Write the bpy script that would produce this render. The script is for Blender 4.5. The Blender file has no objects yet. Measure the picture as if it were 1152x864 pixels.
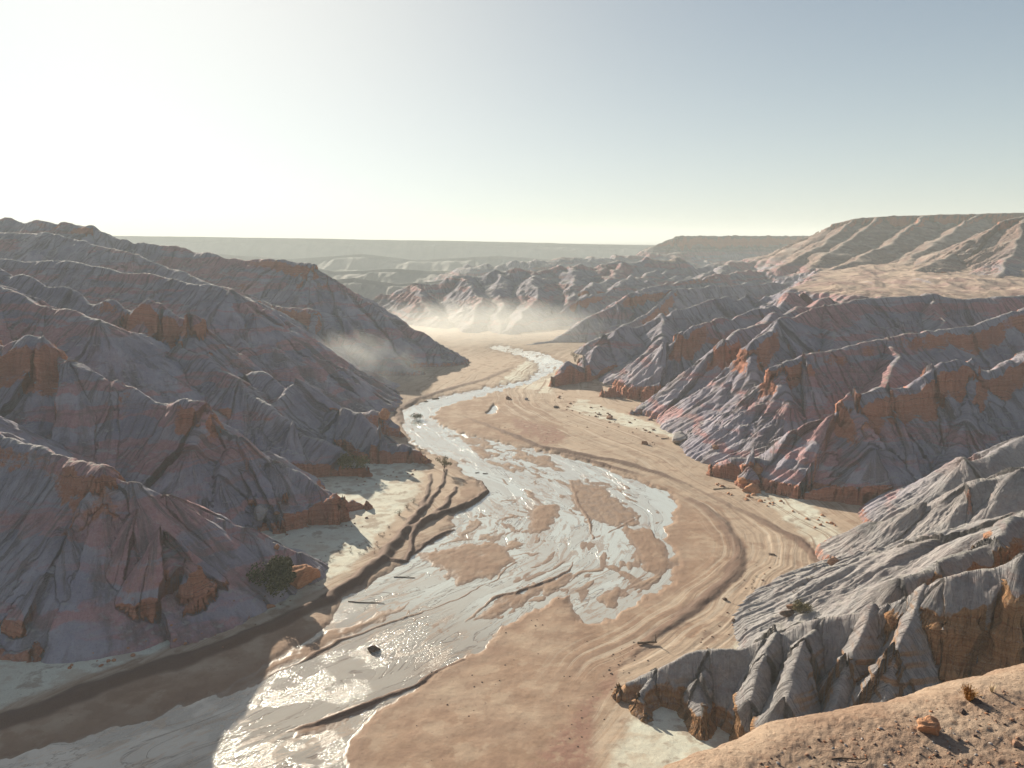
import bpy, bmesh, math, random
import numpy as np
from mathutils import Vector
R = math.radians
scene = bpy.context.scene
COL = scene.collection

# ------------------------------------------------------------------ camera, world, sun, exposure
CAMH = 60.0
PITCH = 10.5
FPX = 896.0
cd = bpy.data.cameras.new('camera'); cam = bpy.data.objects.new('camera', cd); COL.objects.link(cam)
cam.location = (0, 0, CAMH); cam.rotation_euler = (R(90 - PITCH), 0, 0)
cd.sensor_width = 36; cd.lens = 28.0; cd.clip_start = 0.1; cd.clip_end = 60000
scene.camera = cam
SUN_AZ, SUN_EL = -31.0, 20.0          # degrees, left of the view direction / above the horizon
world = bpy.data.worlds.new('World'); scene.world = world; world.use_nodes = True
wn = world.node_tree.nodes; wl = world.node_tree.links
sky = wn.new('ShaderNodeTexSky'); sky.sky_type = 'NISHITA'; sky.sun_disc = False
sky.sun_elevation = R(SUN_EL); sky.sun_rotation = R(SUN_AZ)
sky.altitude = 300; sky.air_density = 1.0; sky.dust_density = 3.0; sky.ozone_density = 1.0
wn['Background'].inputs['Strength'].default_value = 0.0615
hs = wn.new('ShaderNodeHueSaturation'); hs.inputs['Saturation'].default_value = .9
def vm(op, a, b):
    n = wn.new('ShaderNodeVectorMath'); n.operation = op
    for k, q in enumerate((a, b)):
        if isinstance(q, tuple): n.inputs[k].default_value = q
        else: wl.new(q, n.inputs[k])
    return n.outputs[0]
wl.new(sky.outputs[0], hs.inputs['Color'])
SK = 4.6                                  # the haze of the sky never gets brighter than this
q = vm('DIVIDE', hs.outputs[0], vm('ADD', vm('MULTIPLY', hs.outputs[0], (1 / SK,) * 3), (1.0, 1.0, 1.0)))
tcw = wn.new('ShaderNodeTexCoord'); sx = wn.new('ShaderNodeSeparateXYZ'); wl.new(tcw.outputs['Generated'], sx.inputs[0])
ex = wn.new('ShaderNodeMath'); ex.operation = 'MULTIPLY'; wl.new(sx.outputs[2], ex.inputs[0]); ex.inputs[1].default_value = -6.0
ee = wn.new('ShaderNodeMath'); ee.operation = 'EXPONENT'; wl.new(ex.outputs[0], ee.inputs[0])
em = wn.new('ShaderNodeMath'); em.operation = 'MINIMUM'; wl.new(ee.outputs[0], em.inputs[0]); em.inputs[1].default_value = 1.0
cb = wn.new('ShaderNodeCombineXYZ')
for k in range(3): wl.new(em.outputs[0], cb.inputs[k])
pale = vm('MULTIPLY', cb.outputs[0], (3.3, 3.9, 3.7))       # milky air towards the horizon
dt = wn.new('ShaderNodeVectorMath'); dt.operation = 'DOT_PRODUCT'; wl.new(tcw.outputs['Generated'], dt.inputs[0])
dt.inputs[1].default_value = (math.sin(R(-25)) * math.cos(R(19)), math.cos(R(-25)) * math.cos(R(19)), math.sin(R(19)))
mx = wn.new('ShaderNodeMath'); mx.operation = 'MAXIMUM'; wl.new(dt.outputs['Value'], mx.inputs[0]); mx.inputs[1].default_value = 0
pw = wn.new('ShaderNodeMath'); pw.operation = 'POWER'; wl.new(mx.outputs[0], pw.inputs[0]); pw.inputs[1].default_value = 12
ch = wn.new('ShaderNodeCombineXYZ')
for k in range(3): wl.new(pw.outputs[0], ch.inputs[k])
halo = vm('MULTIPLY', ch.outputs[0], (3.0, 2.4, 1.5))       # bright air round the sun
wl.new(vm('ADD', vm('ADD', vm('MULTIPLY', q, (1.12, 1.28, 1.50)), halo), pale), wn['Background'].inputs['Color'])
sd = bpy.data.lights.new('sun', 'SUN'); sd.energy = 5.0; sd.angle = R(0.6); sd.color = (1.0, 0.93, 0.76)
sun = bpy.data.objects.new('sun', sd); COL.objects.link(sun)
sdir = Vector((math.sin(R(SUN_AZ)) * math.cos(R(SUN_EL)), math.cos(R(SUN_AZ)) * math.cos(R(SUN_EL)), math.sin(R(SUN_EL))))
sun.rotation_euler = sdir.to_track_quat('Z', 'Y').to_euler(); sun.location = (0, 0, 300)
vs = scene.view_settings
scene.display_settings.display_device = 'sRGB'
vs.view_transform = 'Standard'; vs.look = 'None'; vs.gamma = 1; vs.use_curve_mapping = False
vs.exposure = 0.92
scene.cycles.max_bounces = 6; scene.cycles.volume_bounces = 1
scene.cycles.volume_step_rate = 1.5; scene.cycles.volume_max_steps = 128
scene.cycles.use_denoising = True

# ------------------------------------------------------------------ picture point -> place in the valley
cp, sp = math.cos(R(PITCH)), math.sin(R(PITCH))
def ray(u, v):
    a = (u - 576) / FPX; b = (432 - v) / FPX
    return a, cp + b * sp, -sp + b * cp
def at(u, v, D):
    a, dy, dz = ray(u, v); k = D / dy
    return np.array((a * k, D, CAMH + dz * k))
def fl(u, v, z=0.0):
    a, dy, dz = ray(u, v); k = (z - CAMH) / dz
    return np.array((a * k, dy * k, z))

# ------------------------------------------------------------------ noise
def _h(ix, iy, s):
    n = (ix.astype(np.int64) * 374761393 + iy.astype(np.int64) * 668265263 + s * 974711) & 0xffffffff
    n = ((n ^ (n >> 13)) * 1274126177) & 0xffffffff
    n = (n ^ (n >> 16)) & 0xffffffff
    n = (n * 2246822519) & 0xffffffff
    n = n ^ (n >> 15)
    return n.astype(np.float32) * np.float32(1 / 4294967296.0)
def noise(x, y, s=0):
    x = np.asarray(x, np.float32); y = np.asarray(y, np.float32)
    x0 = np.floor(x); y0 = np.floor(y); fx = x - x0; fy = y - y0
    ix = x0.astype(np.int64); iy = y0.astype(np.int64)
    ux = fx * fx * fx * (fx * (fx * 6 - 15) + 10); uy = fy * fy * fy * (fy * (fy * 6 - 15) + 10)
    def g(dx, dy):
        a = _h(ix + dx, iy + dy, s) * np.float32(6.2831853)
        return np.cos(a) * (fx - dx) + np.sin(a) * (fy - dy)
    n0 = g(0, 0) * (1 - ux) + g(1, 0) * ux
    n1 = g(0, 1) * (1 - ux) + g(1, 1) * ux
    return (n0 * (1 - uy) + n1 * uy) * np.float32(1.5)
def fbm(x, y, o=4, s=0, lac=2.03, g=0.5):
    t = 0; a = 1.0; f = 1.0
    for i in range(o):
        t = t + a * noise(x * f + 17.3 * i, y * f - 9.1 * i, s + i * 7); a *= g; f *= lac
    return t
def ridged(x, y, o=3, s=0):
    t = 0; a = 1.0; f = 1.0
    for i in range(o):
        t = t + a * (1 - np.abs(noise(x * f + 5.7 * i, y * f + 3.3 * i, s + i * 11)) * 1.6); a *= 0.5; f *= 2.1
    return t
def sstep(a, b, x):
    t = np.clip((x - a) / (b - a), 0, 1); return t * t * (3 - 2 * t)

# ------------------------------------------------------------------ crest lines of the badlands: (u, v, distance, cap cliff height)
def C(pts, F=0.0, s=0.72, r=1.6, red=0.0, fl_=1.0):
    P = []
    for p in pts:
        w = at(p[0], p[1], p[2]); P.append((w[0], w[1], max(w[2], F + 0.4), p[3] if len(p) > 3 else 0.0))
    return dict(P=np.array(P), F=F, s=s, r=r, red=red, fl=fl_)
CREST = [
 # left bank, nearest first
 C([(-200,690,112),(-80,695,108),(0,722,106),(40,757,105,1)], F=2.5),
 C([(-300,370,158),(-60,428,146,2),(-18,474,140,2),(0,490,138,2),(70,510,134,1),(125,523,128,4),(150,535,128,1),(190,552,130),(270,592,133),(330,620,135),(352,642,136)], F=0.5, s=0.86),  # unseen left end raised to throw shade on the near river corner
 C([(125,525,128,3),(160,570,124),(185,592,121),(207,630,117,3)], F=5, s=1.08, red=.4),
 C([(125,525,128,3),(80,585,121),(58,635,115),(90,690,112,1),(140,705,112,2)], F=4, s=0.92),
 C([(190,552,130),(235,615,126),(262,655,123)], F=.5, s=1.08),
 C([(-300,300,205),(-90,345,192,3),(-30,374,188,5),(0,376,185,6),(48,378,181,7),(62,392,180,2),(75,402,178),(130,430,176),(190,447,174),(228,455,170,4),(245,470,169,1),(262,485,168),(300,515,166),(350,540,166),(392,560,168),(412,580,169,1)], F=3.0, s=0.85),  # out-of-view left end also raised for the corner shadow
 C([(228,455,170,3),(215,500,164),(205,535,160)], F=1, s=0.86),
 C([(130,430,176),(95,470,168),(60,490,163)], F=1, s=0.92),
 C([(300,515,166),(290,540,162),(320,556,160,1),(385,570,161,2)], F=5.5, s=1.20, red=.35),
 C([(262,485,168),(245,530,160),(230,548,157)], F=1, s=1.08),
 C([(-200,300,236),(0,318,226),(60,345,220),(115,360,215)], F=0, s=0.65),
 C([(-150,285,262),(0,300,255),(80,322,250),(150,343,241,3),(185,348,238,6),(213,353,236,6),(222,370,235,2),(260,400,232),(320,430,225),(380,462,218),(430,478,212),(463,498,208),(478,512,206,1)], F=4.0, s=0.81),
 C([(200,385,222),(270,425,212),(330,470,203),(385,507,197),(412,528,193,1)], F=3.0, s=0.86, red=.1),
 C([(213,360,236),(205,400,225),(180,425,215)], F=1, s=0.86),
 C([(330,430,222),(300,455,210),(290,475,202)], F=1, s=0.86),
 C([(-200,270,335),(0,290,315),(75,292,310),(190,312,300),(255,325,292),(290,350,285),(335,385,280),(352,425,274),(362,445,268)], F=1.5, s=0.67),
 C([(255,325,292),(240,365,275),(215,395,262)], F=0, s=0.76),
 C([(345,400,292),(352,415,284)], F=0, s=1.08),
 C([(275,378,268),(282,400,262)], F=0, s=0.86),
 C([(340,448,256,1),(375,452,250,1),(400,458,246,1),(428,465,240,2),(447,485,234,1)], F=2.5, s=1.14, red=.3),
 C([(-250,236,520),(0,245,480),(105,253,460,3),(125,262,455,1),(150,272,450),(200,276,445),(262,290,430),(310,290,415,3),(356,297,405,5),(370,309,400,2),(440,355,388),(490,385,378),(523,409,369)], F=2.0, s=0.67),
 C([(356,297,405,3),(350,330,392,2),(345,345,380)], F=1, s=0.86),
 C([(280,335,385),(310,342,372,2),(350,348,363,4),(372,368,357,1),(430,400,350),(476,427,341)], F=2.0, s=0.76, red=.1),
 C([(350,348,363,3),(345,390,345),(350,420,330),(395,442,316)], F=2, s=0.81, red=.25),
 C([(440,355,388),(430,385,370),(450,410,358)], F=1, s=0.76),
 C([(-100,258,430),(60,263,400),(150,285,385),(215,310,372),(285,338,352)], F=0, s=0.59),
 # right bank
 C([(1400,470,128),(1152,520,130),(1090,542,132),(1040,562,135),(985,582,139),(955,600,141,1)], F=2, s=0.86, fl_=.7),
 C([(1400,520,104),(1152,572,104),(1060,604,108),(1000,640,112),(945,672,115),(905,690,117)], F=0.5, s=0.67, r=2, fl_=.7),
 C([(1152,572,104),(1110,600,98,3),(1050,630,96,3),(1010,650,95)], F=1, s=1.08, red=.2, fl_=.7),
 C([(1400,560,86,6),(1152,622,82,8),(1060,650,85,7),(1020,662,87,3),(1000,668,88,1),(930,688,91,0),(860,708,93,0),(800,730,94,1),(740,752,95,1),(695,767,95,1)], F=2.5, s=1.25, r=.8, red=.2, fl_=.4),
 C([(740,752,95),(722,778,92,1),(728,800,90)], F=2.5, s=1.40, r=.6, red=.3, fl_=.35),
 C([(805,730,94),(790,757,91,1),(790,795,87.5)], F=3, s=1.50, r=.6, red=.3, fl_=.35),
 C([(875,702,92.5),(862,738,89,1),(845,790,85)], F=3.5, s=1.70, r=.6, red=.3, fl_=.35),
 C([(925,690,91),(905,728,87,1),(880,790,82)], F=3.5, s=1.70, r=.6, red=.3, fl_=.35),
 C([(980,672,88.5),(957,730,84,1),(925,800,79)], F=3.5, s=1.70, r=.6, red=.3, fl_=.35),
 C([(1040,656,86),(1012,722,81,1),(985,800,76)], F=3.5, s=1.60, r=.6, red=.3, fl_=.35),
 C([(1400,365,215),(1152,393,200,2),(1092,405,198,6),(1050,413,196,4),(1000,428,193,5),(962,440,190,7),(940,458,189,2),(900,485,190),(850,505,192),(802,518,194,1)], F=4, s=0.88, fl_=.7),
 C([(962,440,190,4),(985,500,179),(1000,550,170)], F=4, s=0.86, fl_=.7),
 C([(870,552,181,1),(905,552,177,1),(960,548,174,1),(1010,552,170)], F=4.5, s=1.20, r=2.0, red=.3, fl_=.7),
 C([(845,520,186),(858,540,183,1)], F=3, s=1.30, r=.8, red=.6, fl_=.7),
 C([(1092,405,198,4),(1085,470,184),(1070,540,170)], F=2, s=0.92, fl_=.7),
 C([(1300,470,160),(1152,490,158),(1085,512,156)], F=2, s=0.86, fl_=.7),
 C([(1400,300,262),(1152,345,245,3),(1090,366,240,4),(1000,378,234,1),(930,393,226,2),(900,397,222,1),(873,408,219,5),(860,420,219,1),(830,448,224),(795,474,230),(768,489,234)], F=.5, s=0.86, fl_=.7),
 C([(873,408,219,4),(885,450,208),(865,500,201)], F=.5, s=0.92, fl_=.7),
 C([(1000,378,234,2),(1010,400,222),(1000,430,208)], F=.5, s=0.86, red=.1, fl_=.7),
 C([(1400,285,300),(1152,332,290),(1085,335,290),(1040,331,292),(980,334,285),(930,342,278),(880,362,262),(846,384,250,6),(832,398,250,1),(800,430,251),(765,458,253),(730,478,256)], F=.5, s=0.86, fl_=.7),
 C([(846,384,250,4),(850,425,238),(825,470,226)], F=.5, s=0.92, fl_=.7),
 C([(930,342,278),(940,370,262),(930,395,248)], F=.5, s=0.92, fl_=.7),
 C([(1040,331,292),(1060,360,270),(1050,385,255)], F=.5, s=0.92, fl_=.7),
 C([(930,333,330),(880,352,305),(825,372,280,1),(810,380,270,6),(797,392,269,1),(770,418,268),(738,448,268),(712,474,264,1)], F=2.0, s=0.92, fl_=.7),
 C([(900,330,345),(850,343,328),(800,358,312),(765,369,302,6),(750,380,300,1),(728,405,298),(700,430,295),(675,440,293,1)], F=6, s=0.92, red=.1, fl_=.7),
 C([(840,328,400),(800,334,385),(740,350,366,1),(690,377,348),(655,402,332),(622,426,317,1)], F=6, s=0.81, red=.1, fl_=.7),
 C([(740,350,366),(745,375,345),(720,400,325)], F=1, s=0.86, fl_=.7),
 C([(900,318,540),(850,318,520),(760,324,500,1),(715,330,485,5),(695,340,478,1),(660,358,468),(620,382,452),(592,398,442)], F=0.5, s=0.76, red=.05, fl_=.7),
 C([(760,324,500,3),(740,345,470,4),(700,365,440),(660,388,410)], F=.5, s=0.81, red=.1, fl_=.7),
 C([(930,290,900,2),(880,293,840),(820,297,780),(760,303,700),(700,316,610)], F=.5, s=.6, r=2),
 C([(900,302,680),(850,306,640),(780,312,580,2),(720,326,520)], F=.5, s=.6, r=2),
 C([(820,297,780),(800,308,680),(770,320,600)], F=.5, s=.6, r=2),
 C([(800,308,700),(700,322,600),(650,338,560,4),(620,355,540),(585,382,505)], F=.5, s=0.65, red=.1, fl_=.7),
 # middle distance
 C([(395,350,640),(430,333,620),(470,318,620),(520,309,630),(600,303,650),(680,298,680),(760,290,720)], F=1, s=.62, r=3),
 C([(520,309,630),(540,335,560),(530,368,500)], F=1, s=.62, r=2),
 C([(600,303,650),(605,335,560),(575,368,495)], F=1, s=.62, r=2),
 C([(560,306,640),(565,340,560),(560,375,490)], F=1, s=.62, r=2),
 C([(470,318,620),(480,342,560),(500,368,520)], F=1, s=.62, r=2),
 C([(430,333,620),(450,352,580),(470,370,540)], F=1, s=.62, r=2),
 C([(640,300,660),(650,325,600),(620,350,550)], F=1, s=.62, r=2),
 C([(700,296,690),(690,312,640),(660,325,590)], F=1, s=.62, r=2),
 C([(520,300,1000),(600,294,1000),(690,288,1050),(760,284,1100)], F=0, s=.4, r=4),
 C([(690,300,1200),(735,277,1230),(762,266,1250,14),(830,266,1260,14),(905,266,1280,14),(1000,266,1300,14)], F=1, s=.55, r=3),
 C([(1500,238,780),(1152,240,765,9),(1070,242,775,9),(1000,244,785,9),(960,247,790,9),(938,252,800,5),(905,268,820),(860,287,850),(800,301,880)], F=0, s=.5, r=2),
 C([(960,247,790,3),(925,275,720),(880,300,640)], F=0, s=.56, r=2),
 C([(1040,243,775,4),(1000,275,690),(930,305,580)], F=0, s=.56, r=2),
 C([(1500,232,600),(1152,243,570,7),(1130,248,568,6),(1100,265,560,1),(1075,285,545),(1020,308,500)], F=0, s=.5, r=2),
 C([(1152,243,570,2),(1140,285,500),(1120,310,440)], F=0, s=.56, r=2),
 C([(1100,241,772,3),(1060,268,680),(1010,300,560)], F=0, s=.56, r=2),
 C([(990,245,785,3),(955,270,720),(905,303,600)], F=0, s=.56, r=2),
]
# broad pale tableland on the right behind the badlands edge
def wq(u, D):
    return ((u - 576) / FPX * D / 1.0, D)
PLAT = np.array([wq(1700,235), wq(1300,290), wq(1152,318), wq(1050,335), wq(950,352), wq(880,395), (175, 470), (235, 620), (330, 850), (470, 1150), (420,1500), (2300,1500), (1600,500)])

def seg_eval(cr, x, y):
    """best height over the crest's segments, with distance d, along-crest t, cap"""
    P = cr['P']; n = len(x)
    best = np.full(n, -1e9, np.float32); bd = np.zeros(n, np.float32); bt = np.zeros(n, np.float32); bc = np.zeros(n, np.float32)
    t0 = 0.0
    for i in range(len(P) - 1):
        ax, ay, az, ac = P[i]; bx, by, bz, bcx = P[i + 1]
        dx, dy = bx - ax, by - ay; L2 = dx * dx + dy * dy; L = math.sqrt(L2)
        t = np.clip(((x - ax) * dx + (y - ay) * dy) / L2, 0, 1).astype(np.float32)
        px = x - (ax + t * dx); py = y - (ay + t * dy)
        d = np.sqrt(px * px + py * py)
        cz = az + (bz - az) * t; c = ac + (bcx - ac) * t
        h = cz - cr['s'] * d
        m = h > best
        ang = np.arctan2(px, py)
        best[m] = h[m]; bd[m] = d[m]
        tt = t0 + t * L
        # round the ends so flutes fan out
        e = np.where(t >= 1, 1, np.where(t <= 0, -1, 0)) * 1.0
        tt = tt + e * ang * 4.0
        bt[m] = tt[m]; bc[m] = c[m]
        t0 += L
    return best, bd, bt, bc

def poly_sdf(poly, x, y):
    poly = np.asarray(poly, float); n = len(poly)
    d2 = np.full(len(x), 1e18); ins = np.zeros(len(x), bool)
    for i in range(n):
        ax, ay = poly[i][:2]; bx, by = poly[(i + 1) % n][:2]
        dx, dy = bx - ax, by - ay
        t = np.clip(((x - ax) * dx + (y - ay) * dy) / (dx * dx + dy * dy + 1e-9), 0, 1)
        d2 = np.minimum(d2, (x - ax - t * dx) ** 2 + (y - ay - t * dy) ** 2)
        cond = ((ay > y) != (by > y))
        xi = ax + (y - ay) * dx / (dy if abs(dy) > 1e-9 else 1e-9)
        ins ^= cond & (x < xi)
    d = np.sqrt(d2)
    return np.where(ins, d, -d)     # positive inside

def terrain(x, y):
    n = len(x)
    x = x.astype(np.float32); y = y.astype(np.float32)
    far = np.clip(y / 250.0, .4, 3.0)
    wx = x + fbm(x / 26, y / 26, 3, 3) * 1.9 * np.clip(far, .35, 1.4) + fbm(x / 5, y / 5, 3, 31) * .3
    wy = y + fbm(x / 26, y / 26, 3, 9) * 1.9 * np.clip(far, .35, 1.4) + fbm(x / 5, y / 5, 3, 37) * .3
    H = np.full(n, -6.0, np.float32); RED = np.zeros(n, np.float32); TT = np.zeros(n, np.float32); DD = np.zeros(n, np.float32)
    for k, cr in enumerate(CREST):
        P = cr['P']; zm = P[:, 2].max(); rad = (zm + 6) / cr['s'] + 8
        idx = np.nonzero((x > P[:, 0].min() - rad) & (x < P[:, 0].max() + rad) & (y > P[:, 1].min() - rad) & (y < P[:, 1].max() + rad))[0]
        if len(idx) == 0: continue
        xs, ys = wx[idx], wy[idx]
        h, d, t, c = seg_eval(cr, xs, ys)
        r = cr['r']
        h = h + cr['s'] * d - cr['s'] * (np.sqrt(d * d + r * r) - r) - cr['F']
        # convex shoulder under the crest, concave foot
                # buttresses and flutes that run down from the crest
        am = cr['fl'] * np.clip(y[idx] / 180, .5, 2.2)
        sc_ = np.clip(y[idx] / 180, .6, 3).astype(np.float32)
        tq = t + k * 37.0
        w1 = noise(tq / (9 * sc_) + noise(xs / 14, ys / 14, 5) * .9, d / (40 * sc_), 50) 
        w2 = 1 - np.abs(noise(tq / (3.2 * sc_) + noise(xs / 7, ys / 7, 6) * 1.1, d / (22 * sc_), 60)) * 2
        w3 = 1 - np.abs(noise(tq / (1.05) + noise(xs / 3.5, ys / 3.5, 7) * 1.3, d / 9.0, 70)) * 2
        w4 = 1 - np.abs(noise(tq / .45 + noise(xs / 2, ys / 2, 8) * 1.2, d / 5.0, 75)) * 2
        rill = .35 + 1.3 * sstep(-.3, .5, noise(xs / 18, ys / 18, 77))
        h = h + .7 * am * (w1 * 1.7 * sstep(1, 16, d) + (w2 - .5) * .38 * rill * sstep(.8, 9, d) + ((w3 - .5) * .38 + (w4 - .5) * .17) * rill * sstep(.4, 4, d))
        # cap rock: a steep drop just off the crest
        cn = np.clip(c * (1 + .5 * noise(tq / 6, d * 0, 80)) * sstep(-.75, .1, noise(tq / 11, d * 0, 84) + .06 * c), 0, None)
        off = 1.2 + cn * .25 + .6 * noise(tq / 2.2, d * 0, 81) + .25 * noise(tq / .7, d * 0, 82)
        wcap = .8 + .12 * cn
        h = h - cn * .75 * sstep(off, off + wcap, d) + cn * .08
        redc = np.clip(cn / 3, 0, 1) * sstep(off - .5, off + .1, d) * (1 - sstep(off + wcap + cn * .15, off + wcap + cn * .6 + .8, d))
        # a thin hard band part way down
        band = noise(tq / 14, d / 30, 90)
        bh = h - (0.45 * zm + 2.5 * noise(xs / 30, ys / 30, 91))
        bs = np.clip(band * 2.2 - .45, 0, 1)
        h = h + bs * 1.3 * sstep(-.5, .3, bh)
        redc = np.maximum(redc, bs * sstep(-2.2, -.6, bh) * (1 - sstep(.1, 1.0, bh)) * .9)
        # foot: cliff with an uneven rim
        F = cr['F'] * np.clip(.75 + 1.0 * noise(tq / 13, d * 0, 95), .12, 1.3)
        e = .35 * noise(tq / 1.6, d / 4, 96) + .6 * noise(tq / 5, d / 9, 97)
        toe = h + e
        low = (toe < 3)
        h2 = np.where(h < 6, h, h)
        h = h2 + F * sstep(-.3, .9, toe)
        redc = np.maximum(redc, np.clip(cr['F'] / 3.5, 0, 1) * sstep(-1.5, -.4, toe) * (1 - sstep(.7, 1.6, toe)))
        redc = np.maximum(redc, cr['red'] * sstep(-.1, .5, noise(xs / 9, ys / 9, 99) + .1))
        m = h > H[idx]
        ii = idx[m]
        H[ii] = h[m]; RED[ii] = redc[m]; TT[ii] = tq[m]; DD[ii] = d[m]
    # tableland
    m = (x > 80) & (y > 220)
    ix = np.nonzero(m)[0]
    PALE = np.zeros(n, np.float32)
    if len(ix):
        s = poly_sdf(PLAT, wx[ix], wy[ix]).astype(np.float32)
        zb = 34.5 + (y[ix] - 330) * .004 + .02 * np.clip(s, 0, 200) + fbm(x[ix] / 60, y[ix] / 60, 3, 120) * 3.2 * sstep(0, 40, s) + ridged(x[ix] / 26, y[ix] / 60, 3, 130) * 1.8 * sstep(4, 40, s)
        h = np.where(s > 0, zb, zb + s * .62)
        fl2 = (ridged(x[ix] / 9, y[ix] / 16, 3, 140) - 1) * 2.2 * sstep(2, -8, s)
        h = h + fl2
        k_ = h > H[ix]
        PALE[ix] = sstep(-1, 4, s) * sstep(-3, 1, h - H[ix])
        H[ix] = np.where(k_, h, H[ix]); RED[ix] = np.where(k_, 0, RED[ix])
        mes = np.maximum(0, H[ix] - zb)
        PALE[ix] = np.maximum(PALE[ix], sstep(430, 520, y[ix]) * (x[ix] > 120) * sstep(34, 38, H[ix]) * (y[ix] < 1000) * (1 - .65 * sstep(38, 46, H[ix])))
    # hummocky middle distance
    hm = sstep(480, 650, y)
    H = H + hm * (ridged(x / 38, y / 60, 3, 150) - 1.0) * 4.5 * sstep(0, 6, H) * (1 - .75 * PALE) * (1 - .9 * sstep(40, 54, H))
    # general roughness
    H = H + fbm(x / 7, y / 7, 3, 160) * .16 + fbm(x / 1.3, y / 1.3, 3, 170) * .09 * sstep(0, 1, H)
    return H, RED, PALE, TT, DD

# ------------------------------------------------------------------ erosion by running water on a coarse grid
def erode(x0, x1, y0, y1, cell, batches, nd, steps, seed, kero=.32):
    nx = int((x1 - x0) / cell) + 1; ny = int((y1 - y0) / cell) + 1
    gx, gy = np.meshgrid(x0 + np.arange(nx) * cell, y0 + np.arange(ny) * cell)
    H, *_ = terrain(gx.ravel(), gy.ravel()); H = np.maximum(H, -1.0).reshape(ny, nx).astype(np.float64)
    base = H.copy(); rng = np.random.default_rng(seed)
    src = np.argwhere(base[2:-3, 2:-3] > 1.5) + 2
    for b in range(batches):
        s = src[rng.integers(0, len(src), nd)]
        px = s[:, 1] + rng.random(nd); py = s[:, 0] + rng.random(nd)
        vx = np.zeros(nd); vy = np.zeros(nd); vel = np.ones(nd); wat = np.ones(nd); sed = np.zeros(nd); alive = np.ones(nd, bool)
        for st in range(steps):
            ix = px.astype(int); iy = py.astype(int); fx = px - ix; fy = py - iy
            h00 = H[iy, ix]; h10 = H[iy, ix + 1]; h01 = H[iy + 1, ix]; h11 = H[iy + 1, ix + 1]
            gxx = (h10 - h00) * (1 - fy) + (h11 - h01) * fy; gyy = (h01 - h00) * (1 - fx) + (h11 - h10) * fx
            hc = h00 * (1 - fx) * (1 - fy) + h10 * fx * (1 - fy) + h01 * (1 - fx) * fy + h11 * fx * fy
            vx = vx * .15 - gxx * .85; vy = vy * .15 - gyy * .85
            l = np.sqrt(vx * vx + vy * vy) + 1e-9; vx = vx / l; vy = vy / l
            nxp = np.clip(px + vx, 1, nx - 3); nyp = np.clip(py + vy, 1, ny - 3)
            jx = nxp.astype(int); jy = nyp.astype(int); qx = nxp - jx; qy = nyp - jy
            hn = H[jy, jx] * (1 - qx) * (1 - qy) + H[jy, jx + 1] * qx * (1 - qy) + H[jy + 1, jx] * (1 - qx) * qy + H[jy + 1, jx + 1] * qx * qy
            dh = hn - hc
            cap = np.maximum(-dh, .01) * vel * wat * 3.2
            dep = np.where(dh > 0, np.minimum(dh, sed), np.where(sed > cap, (sed - cap) * .25, 0.0))
            er = np.where((dh <= 0) & (sed <= cap), np.minimum((cap - sed) * kero, -dh * .9), 0.0)
            er = er * (hc > -.3); am = (dep - er) * alive * .35
            sed = sed - (dep - er) * alive
            id0 = iy * nx + ix
            ids = np.concatenate([id0, id0 + 1, id0 + nx, id0 + nx + 1])
            ws = np.concatenate([am * (1 - fx) * (1 - fy), am * fx * (1 - fy), am * (1 - fx) * fy, am * fx * fy])
            H += np.bincount(ids, ws, nx * ny).reshape(ny, nx)
            vel = np.sqrt(np.clip(vel * vel - dh * 1.2, .05, 30)); wat *= .985; px, py = nxp, nyp
    D = np.clip(H - base, -4.5, 1.5)
    K = D.copy()
    for a in (0, 1):
        K = .25 * np.roll(K, 1, a) + .5 * K + .25 * np.roll(K, -1, a)
    return dict(x0=x0, y0=y0, c=cell, D=(.5 * K + .5 * D), nx=nx, ny=ny)
ERO = [erode(-330, 360, 75, 640, 1.0, 14, 40000, 42, 1)]
def ero_at(x, y):
    out = np.zeros(len(x))
    for E in ERO:
        fx = (x - E['x0']) / E['c']; fy = (y - E['y0']) / E['c']
        m = (fx > 1) & (fy > 1) & (fx < E['nx'] - 3) & (fy < E['ny'] - 3)
        a = np.clip(fx, 1, E['nx'] - 3); b = np.clip(fy, 1, E['ny'] - 3)
        ia = a.astype(int); ib = b.astype(int); a -= ia; b -= ib
        a = a * a * (3 - 2 * a) * .5 + a * .5; b = b * b * (3 - 2 * b) * .5 + b * .5
        D = E['D']
        v = D[ib, ia] * (1 - a) * (1 - b) + D[ib, ia + 1] * a * (1 - b) + D[ib + 1, ia] * (1 - a) * b + D[ib + 1, ia + 1] * a * b
        edge = np.clip(np.minimum(np.minimum(fx, E['nx'] - fx), np.minimum(fy, E['ny'] - fy)) / 25, 0, 1)
        out = np.where(m, v * edge, out)
    return out

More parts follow.
